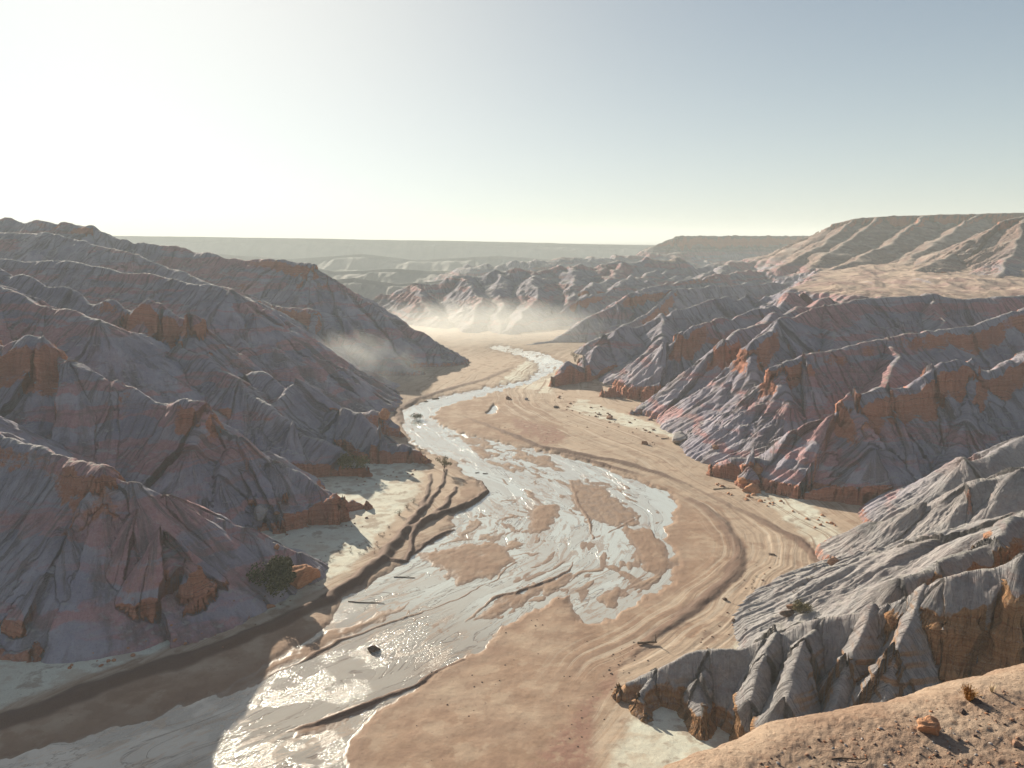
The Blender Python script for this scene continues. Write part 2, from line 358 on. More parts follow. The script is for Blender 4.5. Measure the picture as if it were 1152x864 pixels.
# ------------------------------------------------------------------ mesh helpers
def grid_mesh(name, co, nr, nc, keep, mats, attrs=None, smooth=True):
    idx = np.arange(nr * nc).reshape(nr, nc)
    q = np.stack([idx[:-1, :-1], idx[:-1, 1:], idx[1:, 1:], idx[1:, :-1]], -1).reshape(-1, 4)
    if keep is not None:
        q = q[keep[q].any(1)]
        used = np.unique(q); rm = np.full(nr * nc, -1); rm[used] = np.arange(len(used)); q = rm[q]; co = co[used]
        if attrs: attrs = {k: v[used] for k, v in attrs.items()}
    me = bpy.data.meshes.new(name)
    me.vertices.add(len(co)); me.vertices.foreach_set('co', co.astype(np.float32).ravel())
    me.loops.add(len(q) * 4); me.loops.foreach_set('vertex_index', q.astype(np.int32).ravel())
    me.polygons.add(len(q)); me.polygons.foreach_set('loop_start', (np.arange(len(q)) * 4).astype(np.int32))
    me.update(calc_edges=True)
    me.polygons.foreach_set('use_smooth', np.full(len(q), smooth))
    for k, v in (attrs or {}).items():
        a = me.attributes.new(k, 'FLOAT', 'POINT'); a.data.foreach_set('value', v.astype(np.float32))
    me.materials.append(mats)
    o = bpy.data.objects.new(name, me); COL.objects.link(o)
    return o
def struct(o, label, cat, kind='structure'):
    o['kind'] = kind; o['label'] = label; o['category'] = cat; return o

# ------------------------------------------------------------------ material helpers
class NT:
    def __init__(s, name):
        s.m = bpy.data.materials.new(name); s.m.use_nodes = True; s.n = s.m.node_tree.nodes; s.l = s.m.node_tree.links
        s.b = s.n['Principled BSDF']; s.out = s.n['Material Output']
    def new(s, t, **k):
        n = s.n.new(t)
        for a, b in k.items(): setattr(n, a, b)
        return n
    def set(s, sock, v):
        if isinstance(v, bpy.types.NodeSocket): s.l.new(v, sock)
        elif isinstance(v, (tuple, list)) and len(v) == 3 and sock.type == 'RGBA': sock.default_value = (*v, 1)
        else: sock.default_value = v
    def math(s, op, a, b=0.0, c=None, clamp=False):
        n = s.new('ShaderNodeMath', operation=op, use_clamp=clamp); s.set(n.inputs[0], a); s.set(n.inputs[1], b)
        if c is not None: s.set(n.inputs[2], c)
        return n.outputs[0]
    def mix(s, f, a, b, mode='MIX'):
        n = s.new('ShaderNodeMix', data_type='RGBA', blend_type=mode); s.set(n.inputs[0], f); s.set(n.inputs[6], a); s.set(n.inputs[7], b); return n.outputs[2]
    def step(s, v, a, b, lo=0.0, hi=1.0):
        n = s.new('ShaderNodeMapRange', interpolation_type='SMOOTHSTEP'); s.set(n.inputs[0], v)
        
        for i_, q_ in enumerate((a, b, lo, hi)): s.set(n.inputs[i_ + 1], q_)
        return n.outputs[0]
    def attr(s, name):
        return s.new('ShaderNodeAttribute', attribute_name=name).outputs['Fac']
    def pos(s, sc=(1, 1, 1)):
        g = s.new('ShaderNodeNewGeometry'); v = s.new('ShaderNodeVectorMath', operation='MULTIPLY'); s.l.new(g.outputs['Position'], v.inputs[0]); v.inputs[1].default_value = sc; return v.outputs[0]
    def vec(s, x, y, z=0.0):
        n = s.new('ShaderNodeCombineXYZ'); s.set(n.inputs[0], x); s.set(n.inputs[1], y); s.set(n.inputs[2], z); return n.outputs[0]
    def noise(s, vec, scale, detail=4, rough=.55, dist=0.0, dim='3D'):
        n = s.new('ShaderNodeTexNoise', noise_dimensions=dim); s.set(n.inputs['Vector'], vec); n.inputs['Scale'].default_value = scale
        n.inputs['Detail'].default_value = detail; n.inputs['Roughness'].default_value = rough; n.inputs['Distortion'].default_value = dist; return n.outputs['Fac']
    def bump(s, h, dist, strength=1.0, nrm=None):
        n = s.new('ShaderNodeBump'); s.set(n.inputs['Height'], h); n.inputs['Distance'].default_value = dist; s.set(n.inputs['Strength'], strength)
        if nrm: s.l.new(nrm, n.inputs['Normal'])
        return n.outputs[0]
    def fin(s, col, rough=.9, nrm=None, spec=.2):
        s.set(s.b.inputs['Base Color'], col); s.set(s.b.inputs['Roughness'], rough); s.b.inputs['Specular IOR Level'].default_value = spec
        if nrm: s.l.new(nrm, s.b.inputs['Normal'])
        return s.m

def mat_hill():
    t = NT('badland_clay'); P = t.pos()
    sep = t.new('ShaderNodeSeparateXYZ'); t.l.new(P, sep.inputs[0]); Z = sep.outputs[2]
    n1 = t.noise(P, .022, 4); n2 = t.noise(P, .09, 5, .6); n3 = t.noise(P, 1.1, 6, .65)
    zw = t.math('ADD', Z, t.math('MULTIPLY', n2, 6.0))
    st = t.noise(t.vec(t.math('MULTIPLY', n1, 3.0), 0.0, t.math('MULTIPLY', zw, .33)), 1.0, 3, .6)
    fine = t.noise(t.vec(t.math('MULTIPLY', n2, 2.0), 0.0, t.math('MULTIPLY', zw, 2.6)), 1.0, 4, .7)
    grey = t.mix(t.step(n2, .35, .65), (.265, .235, .285), (.40, .355, .385))
    pink = t.mix(t.step(n3, .3, .7), (.40, .20, .21), (.48, .28, .265))
    c = t.mix(t.step(t.math('ADD', st, t.math('MULTIPLY', t.math('SUBTRACT', n1, .5), .9)), .50, .60, 0, t.math('SUBTRACT', .95, t.math('MULTIPLY', t.attr('plain'), .65))), grey, pink)
    c = t.mix(t.math('MULTIPLY', t.attr('plain'), .75), c, t.mix(t.step(n3, .35, .65), (.255, .235, .22), (.35, .325, .30)))
    c = t.mix(t.attr('mesa'), c, t.mix(t.step(st, .42, .6), (.23, .145, .125), (.34, .235, .195)))
    dk = t.noise(t.vec(t.math('MULTIPLY', n2, 4.0), 7.0, t.math('MULTIPLY', Z, .55)), 1.0, 4, .65)
    c = t.mix(t.step(dk, .55, .68, 0, .55), c, (.25, .17, .16))
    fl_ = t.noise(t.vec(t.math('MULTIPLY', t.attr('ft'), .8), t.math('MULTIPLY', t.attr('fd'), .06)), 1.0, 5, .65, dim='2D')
    c = t.mix(t.step(fl_, .47, .66, 0, t.math('SUBTRACT', .75, t.math('MULTIPLY', t.attr('plain'), .45))), c, (.165, .135, .135))  # rills darkened in the colour, standing in for groove shade the bump lacks
    red = t.mix(t.step(fine, .35, .62), (.40, .145, .088), (.50, .23, .155))
    red = t.mix(t.step(t.noise(t.vec(t.math('MULTIPLY', n2, 1.0), 3.0, t.math('MULTIPLY', zw, 5.0)), 1.0, 3, .6), .56, .66, 0, .75), red, (.15, .07, .05))
    red = t.mix(t.step(t.noise(P, .12, 3), .5, .7, 0, .65), red, (.37, .165, .13))
    red = t.mix(t.math('MULTIPLY', t.attr('ochre'), .85), red, t.mix(t.step(fine, .4, .6), (.24, .12, .055), (.36, .21, .10)))
    g = t.new('ShaderNodeNewGeometry'); sn = t.new('ShaderNodeSeparateXYZ'); t.l.new(g.outputs['Normal'], sn.inputs[0]); nz = sn.outputs[2]
    rm = t.math('ADD', t.attr('red'), t.math('MULTIPLY', t.math('SUBTRACT', n3, .5), 1.2))
    rmask = t.step(rm, .36, .75)
    steep = t.math('MULTIPLY', t.step(nz, .55, .3), t.step(t.noise(P, .06, 3), .46, .62))
    rmask = t.math('MAXIMUM', rmask, t.math('MULTIPLY', steep, .8))
    rmask = t.math('MULTIPLY', rmask, t.step(nz, .93, .80, .12, 1))
    c = t.mix(rmask, c, red)
    # pale dust on flat tops, colour kept bright to read as lit, and pale tableland
    top = t.math('MULTIPLY', t.step(nz, .86, .97), .6)
    c = t.mix(top, c, (.42, .38, .335))
    sandc = t.mix(t.step(n2, .35, .6), (.30, .19, .165), (.47, .345, .265))
    c = t.mix(t.math('MULTIPLY', t.attr('pale'), t.step(nz, .84, .965, .0, 1)), c, sandc)
    spk = t.noise(P, 3.2, 6, .75); c = t.mix(t.step(spk, .54, .68, 0, .5), c, (.15, .12, .115)); c = t.mix(t.step(spk, .45, .33, 0, .45), c, (.46, .42, .39))
    b1 = t.bump(fl_, 1.2, 1.0)
    b2 = t.bump(t.noise(P, 1.6, 8, .68), .35, .8, b1)
    b3 = t.bump(fine, .25, t.math('MULTIPLY', rmask, 1.0) if False else .35, b2)
    return t.fin(c, .95, b3, .12)
M_HILL = mat_hill()

# ------------------------------------------------------------------ hills on both banks
def hills(name, az0, az1, nc, D0, D1, nr, label, pw=1.0, excl=None, shift=0.0):
    az = np.linspace(az0, az1, nc); s = np.linspace(0, 1, nr)
    D = D0 * (D1 / D0) ** (s ** pw)
    ta = np.tan(np.radians(az))
    X = (D[:, None] * ta[None, :]).ravel(); Y = np.repeat(D, nc)
    H, RED, PALE, TT, DD = terrain(X, Y)
    H = H + ero_at(X, Y) * .38 * (1 - .6 * PALE)
    OCH = sstep(104, 98, Y) * (X > 0); PLN = sstep(170, 150, Y) * (X > 0); MES = sstep(440, 540, Y) * sstep(110, 170, X) * sstep(35, 40, H)
    # hard beds stand out, soft beds are cut back
    Hg = H.reshape(nr, nc); Xg = X.reshape(nr, nc)
    dHy = np.gradient(Hg, axis=0) / np.maximum(np.gradient(D)[:, None], 1e-6)
    dHx = np.gradient(Hg, axis=1) / (np.gradient(Xg, axis=1) + 1e-9)
    dHy = dHy - dHx * ta[None, :] 
    sl = np.sqrt(dHx ** 2 + dHy ** 2)
    nx_, ny_ = -dHx / (sl + 1e-6), -dHy / (sl + 1e-6)
    prof = fbm(Hg * .9 + noise(Xg / 12, Y.reshape(nr, nc) / 12, 200) * 1.2, Xg * .015, 3, 210)
    amp = sstep(.9, 2.2, sl) * (.25 + .55 * RED.reshape(nr, nc)) * .9
    XX = (Xg + nx_ * prof * amp).ravel(); YY = (Y.reshape(nr, nc) + ny_ * prof * amp).ravel()
    keep = H > -.6
    if excl is not None: keep &= ~excl(X, Y)
    co = np.stack([XX, YY, H], 1)
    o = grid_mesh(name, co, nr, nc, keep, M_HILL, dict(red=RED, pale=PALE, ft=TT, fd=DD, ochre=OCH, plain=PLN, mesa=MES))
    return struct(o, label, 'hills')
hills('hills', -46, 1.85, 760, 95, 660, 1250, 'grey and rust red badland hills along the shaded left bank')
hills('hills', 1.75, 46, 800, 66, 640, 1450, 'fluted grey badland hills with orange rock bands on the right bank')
hills('hills', -14, 46, 620, 640, 1420, 330, 'pale mesa slopes and low hazy ridges beyond the river bend', excl=lambda x, y: (x < -110))

def mat_far():
    t = NT('far_slope'); P = t.pos(); n = t.noise(P, .01, 5, .6); n2 = t.noise(t.pos((1, .25, .3)), .05, 5, .65)
    c = t.mix(t.step(n, .4, .6), (.22, .20, .19), (.30, .265, .24)); c = t.mix(t.step(n2, .5, .68, 0, .5), c, (.17, .15, .145))
    return t.fin(c, .95, t.bump(n2, 2.0, .7), .1)
M_FAR = mat_far()
# ------------------------------------------------------------------ far plateaus
def far_ridge(name, label, crest, D0, D1, nr=70, nc=500, amp=10, seed=1, drop=1.0):
    us = np.linspace(crest[0][0], crest[-1][0], nc)
    vsr = np.interp(us, [c[0] for c in crest], [c[1] for c in crest])
    co = []; 
    for i, s in enumerate(np.linspace(0, 1, nr)):
        D = D0 + (D1 - D0) * s
        X = (us - 576) / FPX * D + noise(us / 60, us * 0 + s * .2, seed + 9) * 8
        zt = np.array([at(u, v, D0 + (D1 - D0) * .45)[2] for u, v in zip(us, vsr)])
        prof = sstep(0, .4, s) * .78 + .22 * (s > .43)
        z = zt * prof + (ridged(X / (amp * 9), np.full(nc, D / (amp * 30)), 4, seed) - 1.2) * amp * (1 - sstep(.3, .44, s)) * sstep(0, .1, s) + noise(X / 300, X * 0, seed + 3) * 1.5 + noise(X / 40, X * 0, seed + 5) * .6 - 3 - zt * 1.1 * sstep(.46, 1, s) * drop
        co.append(np.stack([X, np.full(nc, D), z], 1))
    co = np.concatenate(co)
    o = grid_mesh(name, co, nr, nc, None, M_FAR, dict(red=np.zeros(len(co)), pale=np.zeros(len(co)), ft=co[:, 0] / 9, fd=co[:, 1] / 6))
    return struct(o, label, 'plateau')
far_ridge('plateau', 'long flat hazy plateau closing the valley on the horizon', [(-300,262),(140,264),(350,267),(560,271),(730,275),(900,278),(1500,276)], 2000, 2260, amp=9, seed=301, drop=0)
far_ridge('hills', 'faint hazy ridge standing before the far plateau', [(0,300),(150,292),(250,284),(330,290),(410,284),(470,291),(560,286),(640,292),(760,288),(1000,300)], 1500, 1680, amp=7, seed=311)
far_ridge('hills', 'low hazy ridge behind the shaded left hill', [(0,330),(250,300),(330,294),(380,303),(450,299),(530,306),(600,298),(700,303),(800,300),(900,330)], 1060, 1200, amp=6, seed=317)
far_ridge('hills', 'broken hazy ridge just behind the river bend', [(200,350),(340,315),(400,310),(450,317),(520,311),(620,308),(700,316),(800,330)], 800, 900, amp=5, seed=321)

# ------------------------------------------------------------------ riverbed
def W(pts): return np.array([fl(u, v)[:2] for u, v in pts])
P_WATER = W([(548,391),(585,401),(606,409),(606,418),(594,428),(539,438),(487,448),(452,460),(449,472),(465,500),(490,511),(513,519),(523,534),(540,542),(547,556),(527,571),(511,579),(513,592),(498,604),(469,621),(455,632),(429,650),(389,673),(372,704),(329,731),(249,780),(160,812),(60,838),(0,856),(-120,900),(0,1000),(300,1000),(389,870),(389,831),(430,798),(469,769),(518,742),(540,735),(553,715),(590,690),(638,667),(655,700),(680,698),(700,686),(735,668),(753,655),(758,625),(745,600),(760,572),(752,556),(700,534),(655,520),(610,508),(570,500),(530,491),(497,480),(484,468),(500,457),(545,444),(600,430),(624,418),(636,408),(612,398),(562,388)])
SANDBARS = [  # (outline, height, how firmly it stands out of the water)
 (W([(468,624),(500,618),(520,612),(570,612),(577,632),(560,648),(512,658),(508,645),(478,630)]), .14),
 (W([(600,566),(612,570),(628,568),(630,580),(612,598),(598,600)]), .14),
 (W([(640,540),(680,548),(715,575),(720,590),(690,592),(660,585),(640,565)]), .07),
 (W([(700,590),(740,597),(757,635),(745,648),(725,640),(705,605)]), .15),
 (W([(530,700),(560,672),(600,660),(645,642),(640,652),(600,672),(560,698)]), .10),
 (W([(668,672),(690,660),(707,660),(690,678),(675,680)]), .15),
 (W([(678,634),(692,636),(718,652),(712,655)]), .15),
 (W([(528,502),(545,503),(553,512),(545,518),(535,510)]), .14),
 (W([(590,512),(620,512),(625,526),(605,524)]), .09),
 (W([(497,486),(540,494),(565,504),(530,500)]), .10),
 (W([(330,731),(400,700),(465,678),(440,690),(370,728),(250,782)]), .16),
 (W([(240,782),(300,748),(340,728),(420,690),(440,685),(400,712),(330,745),(270,780)]), .14),
 (W([(340,815),(400,792),(430,790),(400,808),(360,828),(330,828)]), .12),
]
P_MOTT = [W([(640,535),(700,540),(720,575),(700,600),(655,590),(630,560)]), W([(470,625),(520,585),(600,560),(600,610),(570,640),(490,655)]), W([(520,705),(570,665),(640,640),(700,640),(640,670),(560,705)]),
 W([(520,490),(610,510),(640,530),(600,540),(540,520)]), W([(700,650),(760,640),(750,690),(690,700)])]
PUDDLES = [W([(710,550),(752,562),(757,575),(735,573),(712,562)]), W([(730,590),(742,592),(750,604),(738,604)]), W([(556,455),(562,460),(558,466),(548,466)])]
P_TAN = [W([(485,470),(500,457),(560,443),(600,452),(640,488),(625,502),(590,500),(540,492)]),
         W([(389,870),(389,831),(469,769),(553,715),(638,667),(700,686),(760,650),(800,655),(760,700),(700,750),(665,800),(655,900),(400,900)]),
         W([(700,540),(760,550),(810,575),(838,615),(835,640),(800,675),(755,705),(700,700),(760,640),(745,590)]),
         W([(760,710),(790,700),(798,705),(775,720),(760,718)]),
         W([(0,818),(133,768),(231,736),(330,690),(372,704),(329,731),(249,780),(100,830),(0,862)]),
         W([(512,590),(523,536),(547,552),(540,565),(510,580)]), W([(730,700),(745,700),(740,712),(728,712)])]
P_CREAM = [W([(640,462),(690,478),(760,495),(830,545),(900,600),(930,640),(880,700),(800,740),(730,770),(690,850),(640,1000),(900,1000),(1000,650),(900,560),(800,500),(650,450)]),
           W([(-200,850),(0,800),(133,750),(231,720),(330,680),(400,640),(430,600),(470,560),(480,528),(460,500),(380,520),(200,560),(0,640),(-200,700)]),
           W([(600,400),(640,420),(620,445),(560,432)])]
P_GRAVEL = [W([(575,472),(600,478),(632,486),(640,495),(615,501),(590,492)]), W([(600,864),(690,760),(668,800),(660,900)])]
def L(pts): return [(*fl(p[0], p[1])[:2], p[2], p[3]) for p in pts]   # (x, y, height, half width)
LEVEES = [
 L([(-200,890,.5,1.6),(0,817,.6,1.5),(133,768,.7,1.4),(231,737,.8,1.3),(300,710,.9,1.3),(369,675,1.0,1.2),(402,654,1.1,1.2),(430,630,1.1,1.1),(455,600,.9,1.0),(471,580,.7,.8),(480,560,.45,.5),(484,535,.3,.4)]),
 L([(471,580,.5,.7),(485,565,.5,.5),(497,548,.5,.45),(502,530,.4,.4)]),
 L([(455,602,.5,.8),(480,588,.7,.7),(500,570,.6,.6),(514,550,.4,.4)]),
 L([(430,632,.3,.8),(455,632,.5,.6),(462,620,.6,.5),(462,606,.6,.5),(475,592,.7,.6),(497,579,.9,.8),(520,572,.9,.8),(540,562,.8,.7),(547,552,.7,.6),(541,542,.5,.4),(528,538,.3,.3)]),
 L([(462,624,.3,.5),(490,606,.4,.5),(510,596,.4,.4)]),
 L([(500,462,.0,.3),(575,490,.35,.8),(603,502,.5,1.0),(650,512,.6,1.1),(700,522,.6,1.0),(740,534,.45,.9),(775,548,.15,.5)]),
 L([(620,508,.2,.5),(660,518,.45,.7),(700,530,.4,.6),(725,536,.1,.4)]),
 L([(310,830,.1,.4),(360,812,.35,.6),(420,790,.45,.6),(469,769,.4,.5),(520,742,.2,.3)]),
 L([(300,760,.1,.3),(360,735,.25,.4),(420,706,.25,.4),(480,688,.2,.3),(560,652,.2,.3),(578,632,.1,.3)]),
 L([(520,700,.1,.3),(560,672,.3,.4),(600,660,.3,.4),(640,643,.3,.4),(645,630,.1,.2)]),
 L([(668,605,.05,.2),(700,592,.2,.25),(720,580,.1,.2)]),
 L([(640,540,.1,.3),(650,565,.2,.3),(664,590,.25,.3),(667,606,.2,.3)]),
 L([(775,548,.1,.5),(850,585,.3,.8),(900,612,.35,.9),(922,636,.35,.7),(912,660,.3,.5),(900,672,.1,.4)]),
 L([(452,476,.3,1.2),(449,462,.5,1.2),(470,450,.5,1.2),(500,440,.4,1.2),(545,428,.3,1.2),(575,415,.2,1.0)]),
 L([(690,760,.0,.3),(740,715,.3,1.0),(790,680,.35,1.0),(825,650,.35,1.0),(835,625,.3,1.0),(815,590,.3,1.0),(775,562,.2,.8)]),
]
T1 = W([(660,392),(620,412),(590,440),(600,462),(660,485),(740,518),(830,565),(880,605),(885,640),(850,680),(780,730),(725,770),(655,850),(560,960)])
T2 = W([(660,392),(600,420),(540,438),(475,455),(470,475),(520,505),(600,540),(660,580),(640,630),(540,680),(430,740),(300,800),(100,880),(-100,960)])
def line_ft(T, x, y):
    d2 = np.full(len(x), 1e18); sd_ = np.zeros(len(x)); tt = np.zeros(len(x)); t0 = 0
    for i in range(len(T) - 1):
        ax, ay = T[i]; bx, by = T[i + 1]; dx, dy = bx - ax, by - ay; Ls = math.hypot(dx, dy)
        t = np.clip(((x - ax) * dx + (y - ay) * dy) / (Ls * Ls), 0, 1)
        qx = x - ax - t * dx; qy = y - ay - t * dy; q = qx * qx + qy * qy
        m = q < d2; d2[m] = q[m]; sg = np.sign(dx * qy - dy * qx)
        sd_[m] = (np.sqrt(q) * sg)[m]; tt[m] = (t0 + t * Ls)[m]; t0 += Ls
    return sd_, tt
def riverbed(x, y):
    x = x.astype(np.float64); y = y.astype(np.float64); sc_ = np.clip(y / 130, .6, 4)
    qx = x + fbm(x / (3 * 1.0), y / 5, 4, 401) * .7 * sc_; qy = y + fbm(x / 3, y / 5, 4, 411) * 1.6 * sc_
    f1, t1 = line_ft(T1, x + fbm(x / 20, y / 20, 2, 421) * 1.5, y + fbm(x / 20, y / 20, 2, 431) * 1.5)
    f2, t2 = line_ft(T2, x + fbm(x / 14, y / 14, 2, 441) * 2, y + fbm(x / 14, y / 14, 2, 451) * 2)
    w = poly_sdf(P_WATER, qx, qy)
    z = .30 - .40 * sstep(-1.6, .7, w) + .10 * sstep(-1, -8, w) + .25 * sstep(-6, -30, w)
    # braided shoals inside the channel
    br = fbm(f2 / 2.4, t2 / 16, 4, 461) + .4 * fbm(x / 9, y / 9, 3, 471)
    big = sstep(-.2, .5, fbm(x / 22, y / 30, 2, 481) + .3 * (y > 130) * (x > -6))
    mo = fbm(f2 / 2.6 + noise(x / 7, y / 7, 462) * .8, t2 / 7, 5, 463, g=.6)
    mm = sstep(-.25, .45, fbm(x / 13, y / 20, 2, 482) + .25 * sstep(100, 140, y) - .2)
    mott = np.zeros(len(x))
    for P in P_MOTT: mott = np.maximum(mott, sstep(-2, 2.5, poly_sdf(P, qx, qy)))
    z = z + sstep(-.1, 1.1, mo + .15) * .16 * np.maximum(mm * .75, mott) * sstep(.2, 2, w) * sstep(98, 112, y + .5 * x)
    z = z + .045 * mott * sstep(.2, 2, w)
    z = z + sstep(.05, .7, br) * .12 * sstep(.3, 2, w) * big * sstep(104, 122, y + .5 * x)
    tan = np.zeros(len(x)); edgen = fbm(x / 1.6, y / 3.0, 4, 485) * .045 + fbm(f2 / .8, t2 / 9, 3, 486) * .03
    for poly, hh in SANDBARS:
        s = poly_sdf(poly, qx, qy); k = sstep(-1.6, 1.8, s)
        z = np.maximum(z, -.1 + (.1 + hh) * k + edgen * k); tan = np.maximum(tan, k)
    for poly in PUDDLES:
        z = z - .75 * sstep(-.6, .5, poly_sdf(poly, x + (qx - x) * .5, y + (qy - y) * .5))
    # streaks left by the floods, parallel to the flow
    st = fbm(f1 / .9, t1 / 22, 4, 491) * sstep(16, 8, np.abs(f1)) * sstep(92, 108, y)
    z = z + st * .05 * sstep(.5, -2, w) * (1 - .85 * sstep(.2, .8, np.maximum.reduce([sstep(-1, 1, poly_sdf(P_TAN[1], qx, qy))])))
    for P in P_TAN: tan = np.maximum(tan, sstep(-2.2, 1.6, poly_sdf(P, qx, qy)))
    cream = np.zeros(len(x)); grav = np.zeros(len(x))
    for P in P_CREAM: cream = np.maximum(cream, sstep(-3, 3, poly_sdf(P, qx, qy)))
    for P in P_GRAVEL: grav = np.maximum(grav, sstep(-1.5, 1, poly_sdf(P, qx, qy)))
    bank = np.zeros(len(x))
    lx = x + fbm(x / 6, y / 6, 3, 501) * .5; ly = y + fbm(x / 6, y / 6, 3, 511) * .8
    for Ls in LEVEES:
        bb = np.zeros(len(x)); bh = np.zeros(len(x)); bw = np.full(len(x), 1e9)
        for i in range(len(Ls) - 1):
            ax, ay, ah, aw = Ls[i]; bx, by, bhh, bww = Ls[i + 1]; dx, dy = bx - ax, by - ay
            t = np.clip(((lx - ax) * dx + (ly - ay) * dy) / (dx * dx + dy * dy), 0, 1)
            d = np.hypot(lx - ax - t * dx, ly - ay - t * dy); hw = (aw + (bww - aw) * t) * 1.15
            r = d / hw; m = r < bw; bw[m] = r[m]; bh[m] = (ah + (bhh - ah) * t)[m]
        z = z + bh * .8 * (1 - sstep(.1, 1.25, bw)); bank = np.maximum(bank, (1 - sstep(.9, 1.6, bw)) * np.clip(bh * 2.6, 0, 1))
    z = z + fbm(x / 2.5, y / 2.5, 4, 521) * .035 + fbm(x / 14, y / 14, 3, 531) * .08 * sstep(.5, -3, w)
    return z, dict(wd=w, tan=tan, cream=cream, bank=bank, gravel=grav, bandw=sstep(16, 8, np.abs(f1)) * sstep(92, 108, y), f1=f1, t1=t1, f2=f2, t2=t2)

def mat_bed():
    t = NT('river_sand'); P = t.pos(); sep = t.new('ShaderNodeSeparateXYZ'); t.l.new(P, sep.inputs[0]); Z = sep.outputs[2]
    n1 = t.noise(P, .07, 5, .6); n2 = t.noise(P, .6, 6, .65); n3 = t.noise(P, 6.0, 5, .7)
    ring = t.math('MAXIMUM', t.step(t.attr('cream'), 0, .6, .3, 1), t.math('SUBTRACT', 1.0, t.attr('tan')))
    s1 = t.noise(t.vec(t.math('MULTIPLY', t.attr('f1'), 1.0), t.math('MULTIPLY', t.attr('t1'), .02)), 1.0, 7, .68, .3, '2D')
    s1b = t.noise(t.vec(t.math('MULTIPLY', t.attr('f1'), .16), t.math('MULTIPLY', t.attr('t1'), .01)), 1.0, 4, .6, .3, '2D')
    base = t.mix(t.step(s1, .36, .62), (.33, .215, .145), (.50, .385, .285))
    base = t.mix(t.step(s1b, .42, .6), base, (.46, .33, .235))
    cream = t.mix(t.step(n1, .35, .65), (.68, .66, .54), (.58, .52, .41))
    band_ = t.attr('bandw')
    cream = t.mix(t.math('MULTIPLY', t.step(s1, .50, .64, 0, .8), band_), cream, (.42, .29, .2))
    c = t.mix(t.step(t.math('ADD', t.attr('cream'), t.math('MULTIPLY', t.math('SUBTRACT', n2, .5), .8)), .3, .8), base, cream)
    tan = t.mix(t.step(n2, .3, .7), (.275, .165, .105), (.36, .225, .15))
    tan = t.mix(t.step(n1, .45, .65, 0, .7), tan, (.42, .30, .215))
    c = t.mix(t.step(t.math('ADD', t.attr('tan'), t.math('MULTIPLY', t.math('SUBTRACT', n2, .5), .5)), .35, .65), c, tan)
    n5 = t.noise(P, .22, 6, .62); c = t.mix(t.step(n5, .52, .62, 0, .55), c, (.47, .345, .245)); c = t.mix(t.step(n5, .47, .38, 0, .6), c, (.25, .145, .095))
    c = t.mix(t.math('MULTIPLY', t.step(s1, .52, .60, 0, .6), band_), c, (.235, .15, .105)); c = t.mix(t.math('MULTIPLY', t.step(s1, .46, .38, 0, .55), band_), c, (.60, .50, .39))
    mar = t.math('ADD', t.attr('wd'), t.math('MULTIPLY', t.math('SUBTRACT', n2, .5), 5.0)); c = t.mix(t.step(mar, -5, -.5, 0, .55), c, (.24, .145, .10))
    c = t.mix(t.math('MULTIPLY', t.attr('gravel'), t.step(n2, .35, .55)), c, (.27, .14, .10))
    c = t.mix(t.math('MULTIPLY', t.attr('bank'), .92), c, (.115, .06, .045))
    zz = t.math('ADD', Z, t.math('MULTIPLY', t.math('SUBTRACT', n2, .5), .08))
    wet = t.step(zz, .13, .02)
    wetc = t.mix(n2, (.23, .145, .10), (.30, .2, .145))
    c = t.mix(wet, c, wetc)
    sp_ = t.step(t.noise(P, 1.6, 2, .5), .70, .76)
    c = t.mix(t.math('MULTIPLY', sp_, .55), c, (.16, .10, .08))
    c = t.mix(t.step(n3, .3, .75, 0, .3), c, (.25, .17, .12))
    b = t.bump(s1, .18, t.math('MULTIPLY', band_, .5)); b = t.bump(n2, .18, .7, b); b = t.bump(n3, .03, .6, b)
    ro = t.step(wet, 0, 1, .92, .42)
    return t.fin(c, ro, b, .3)
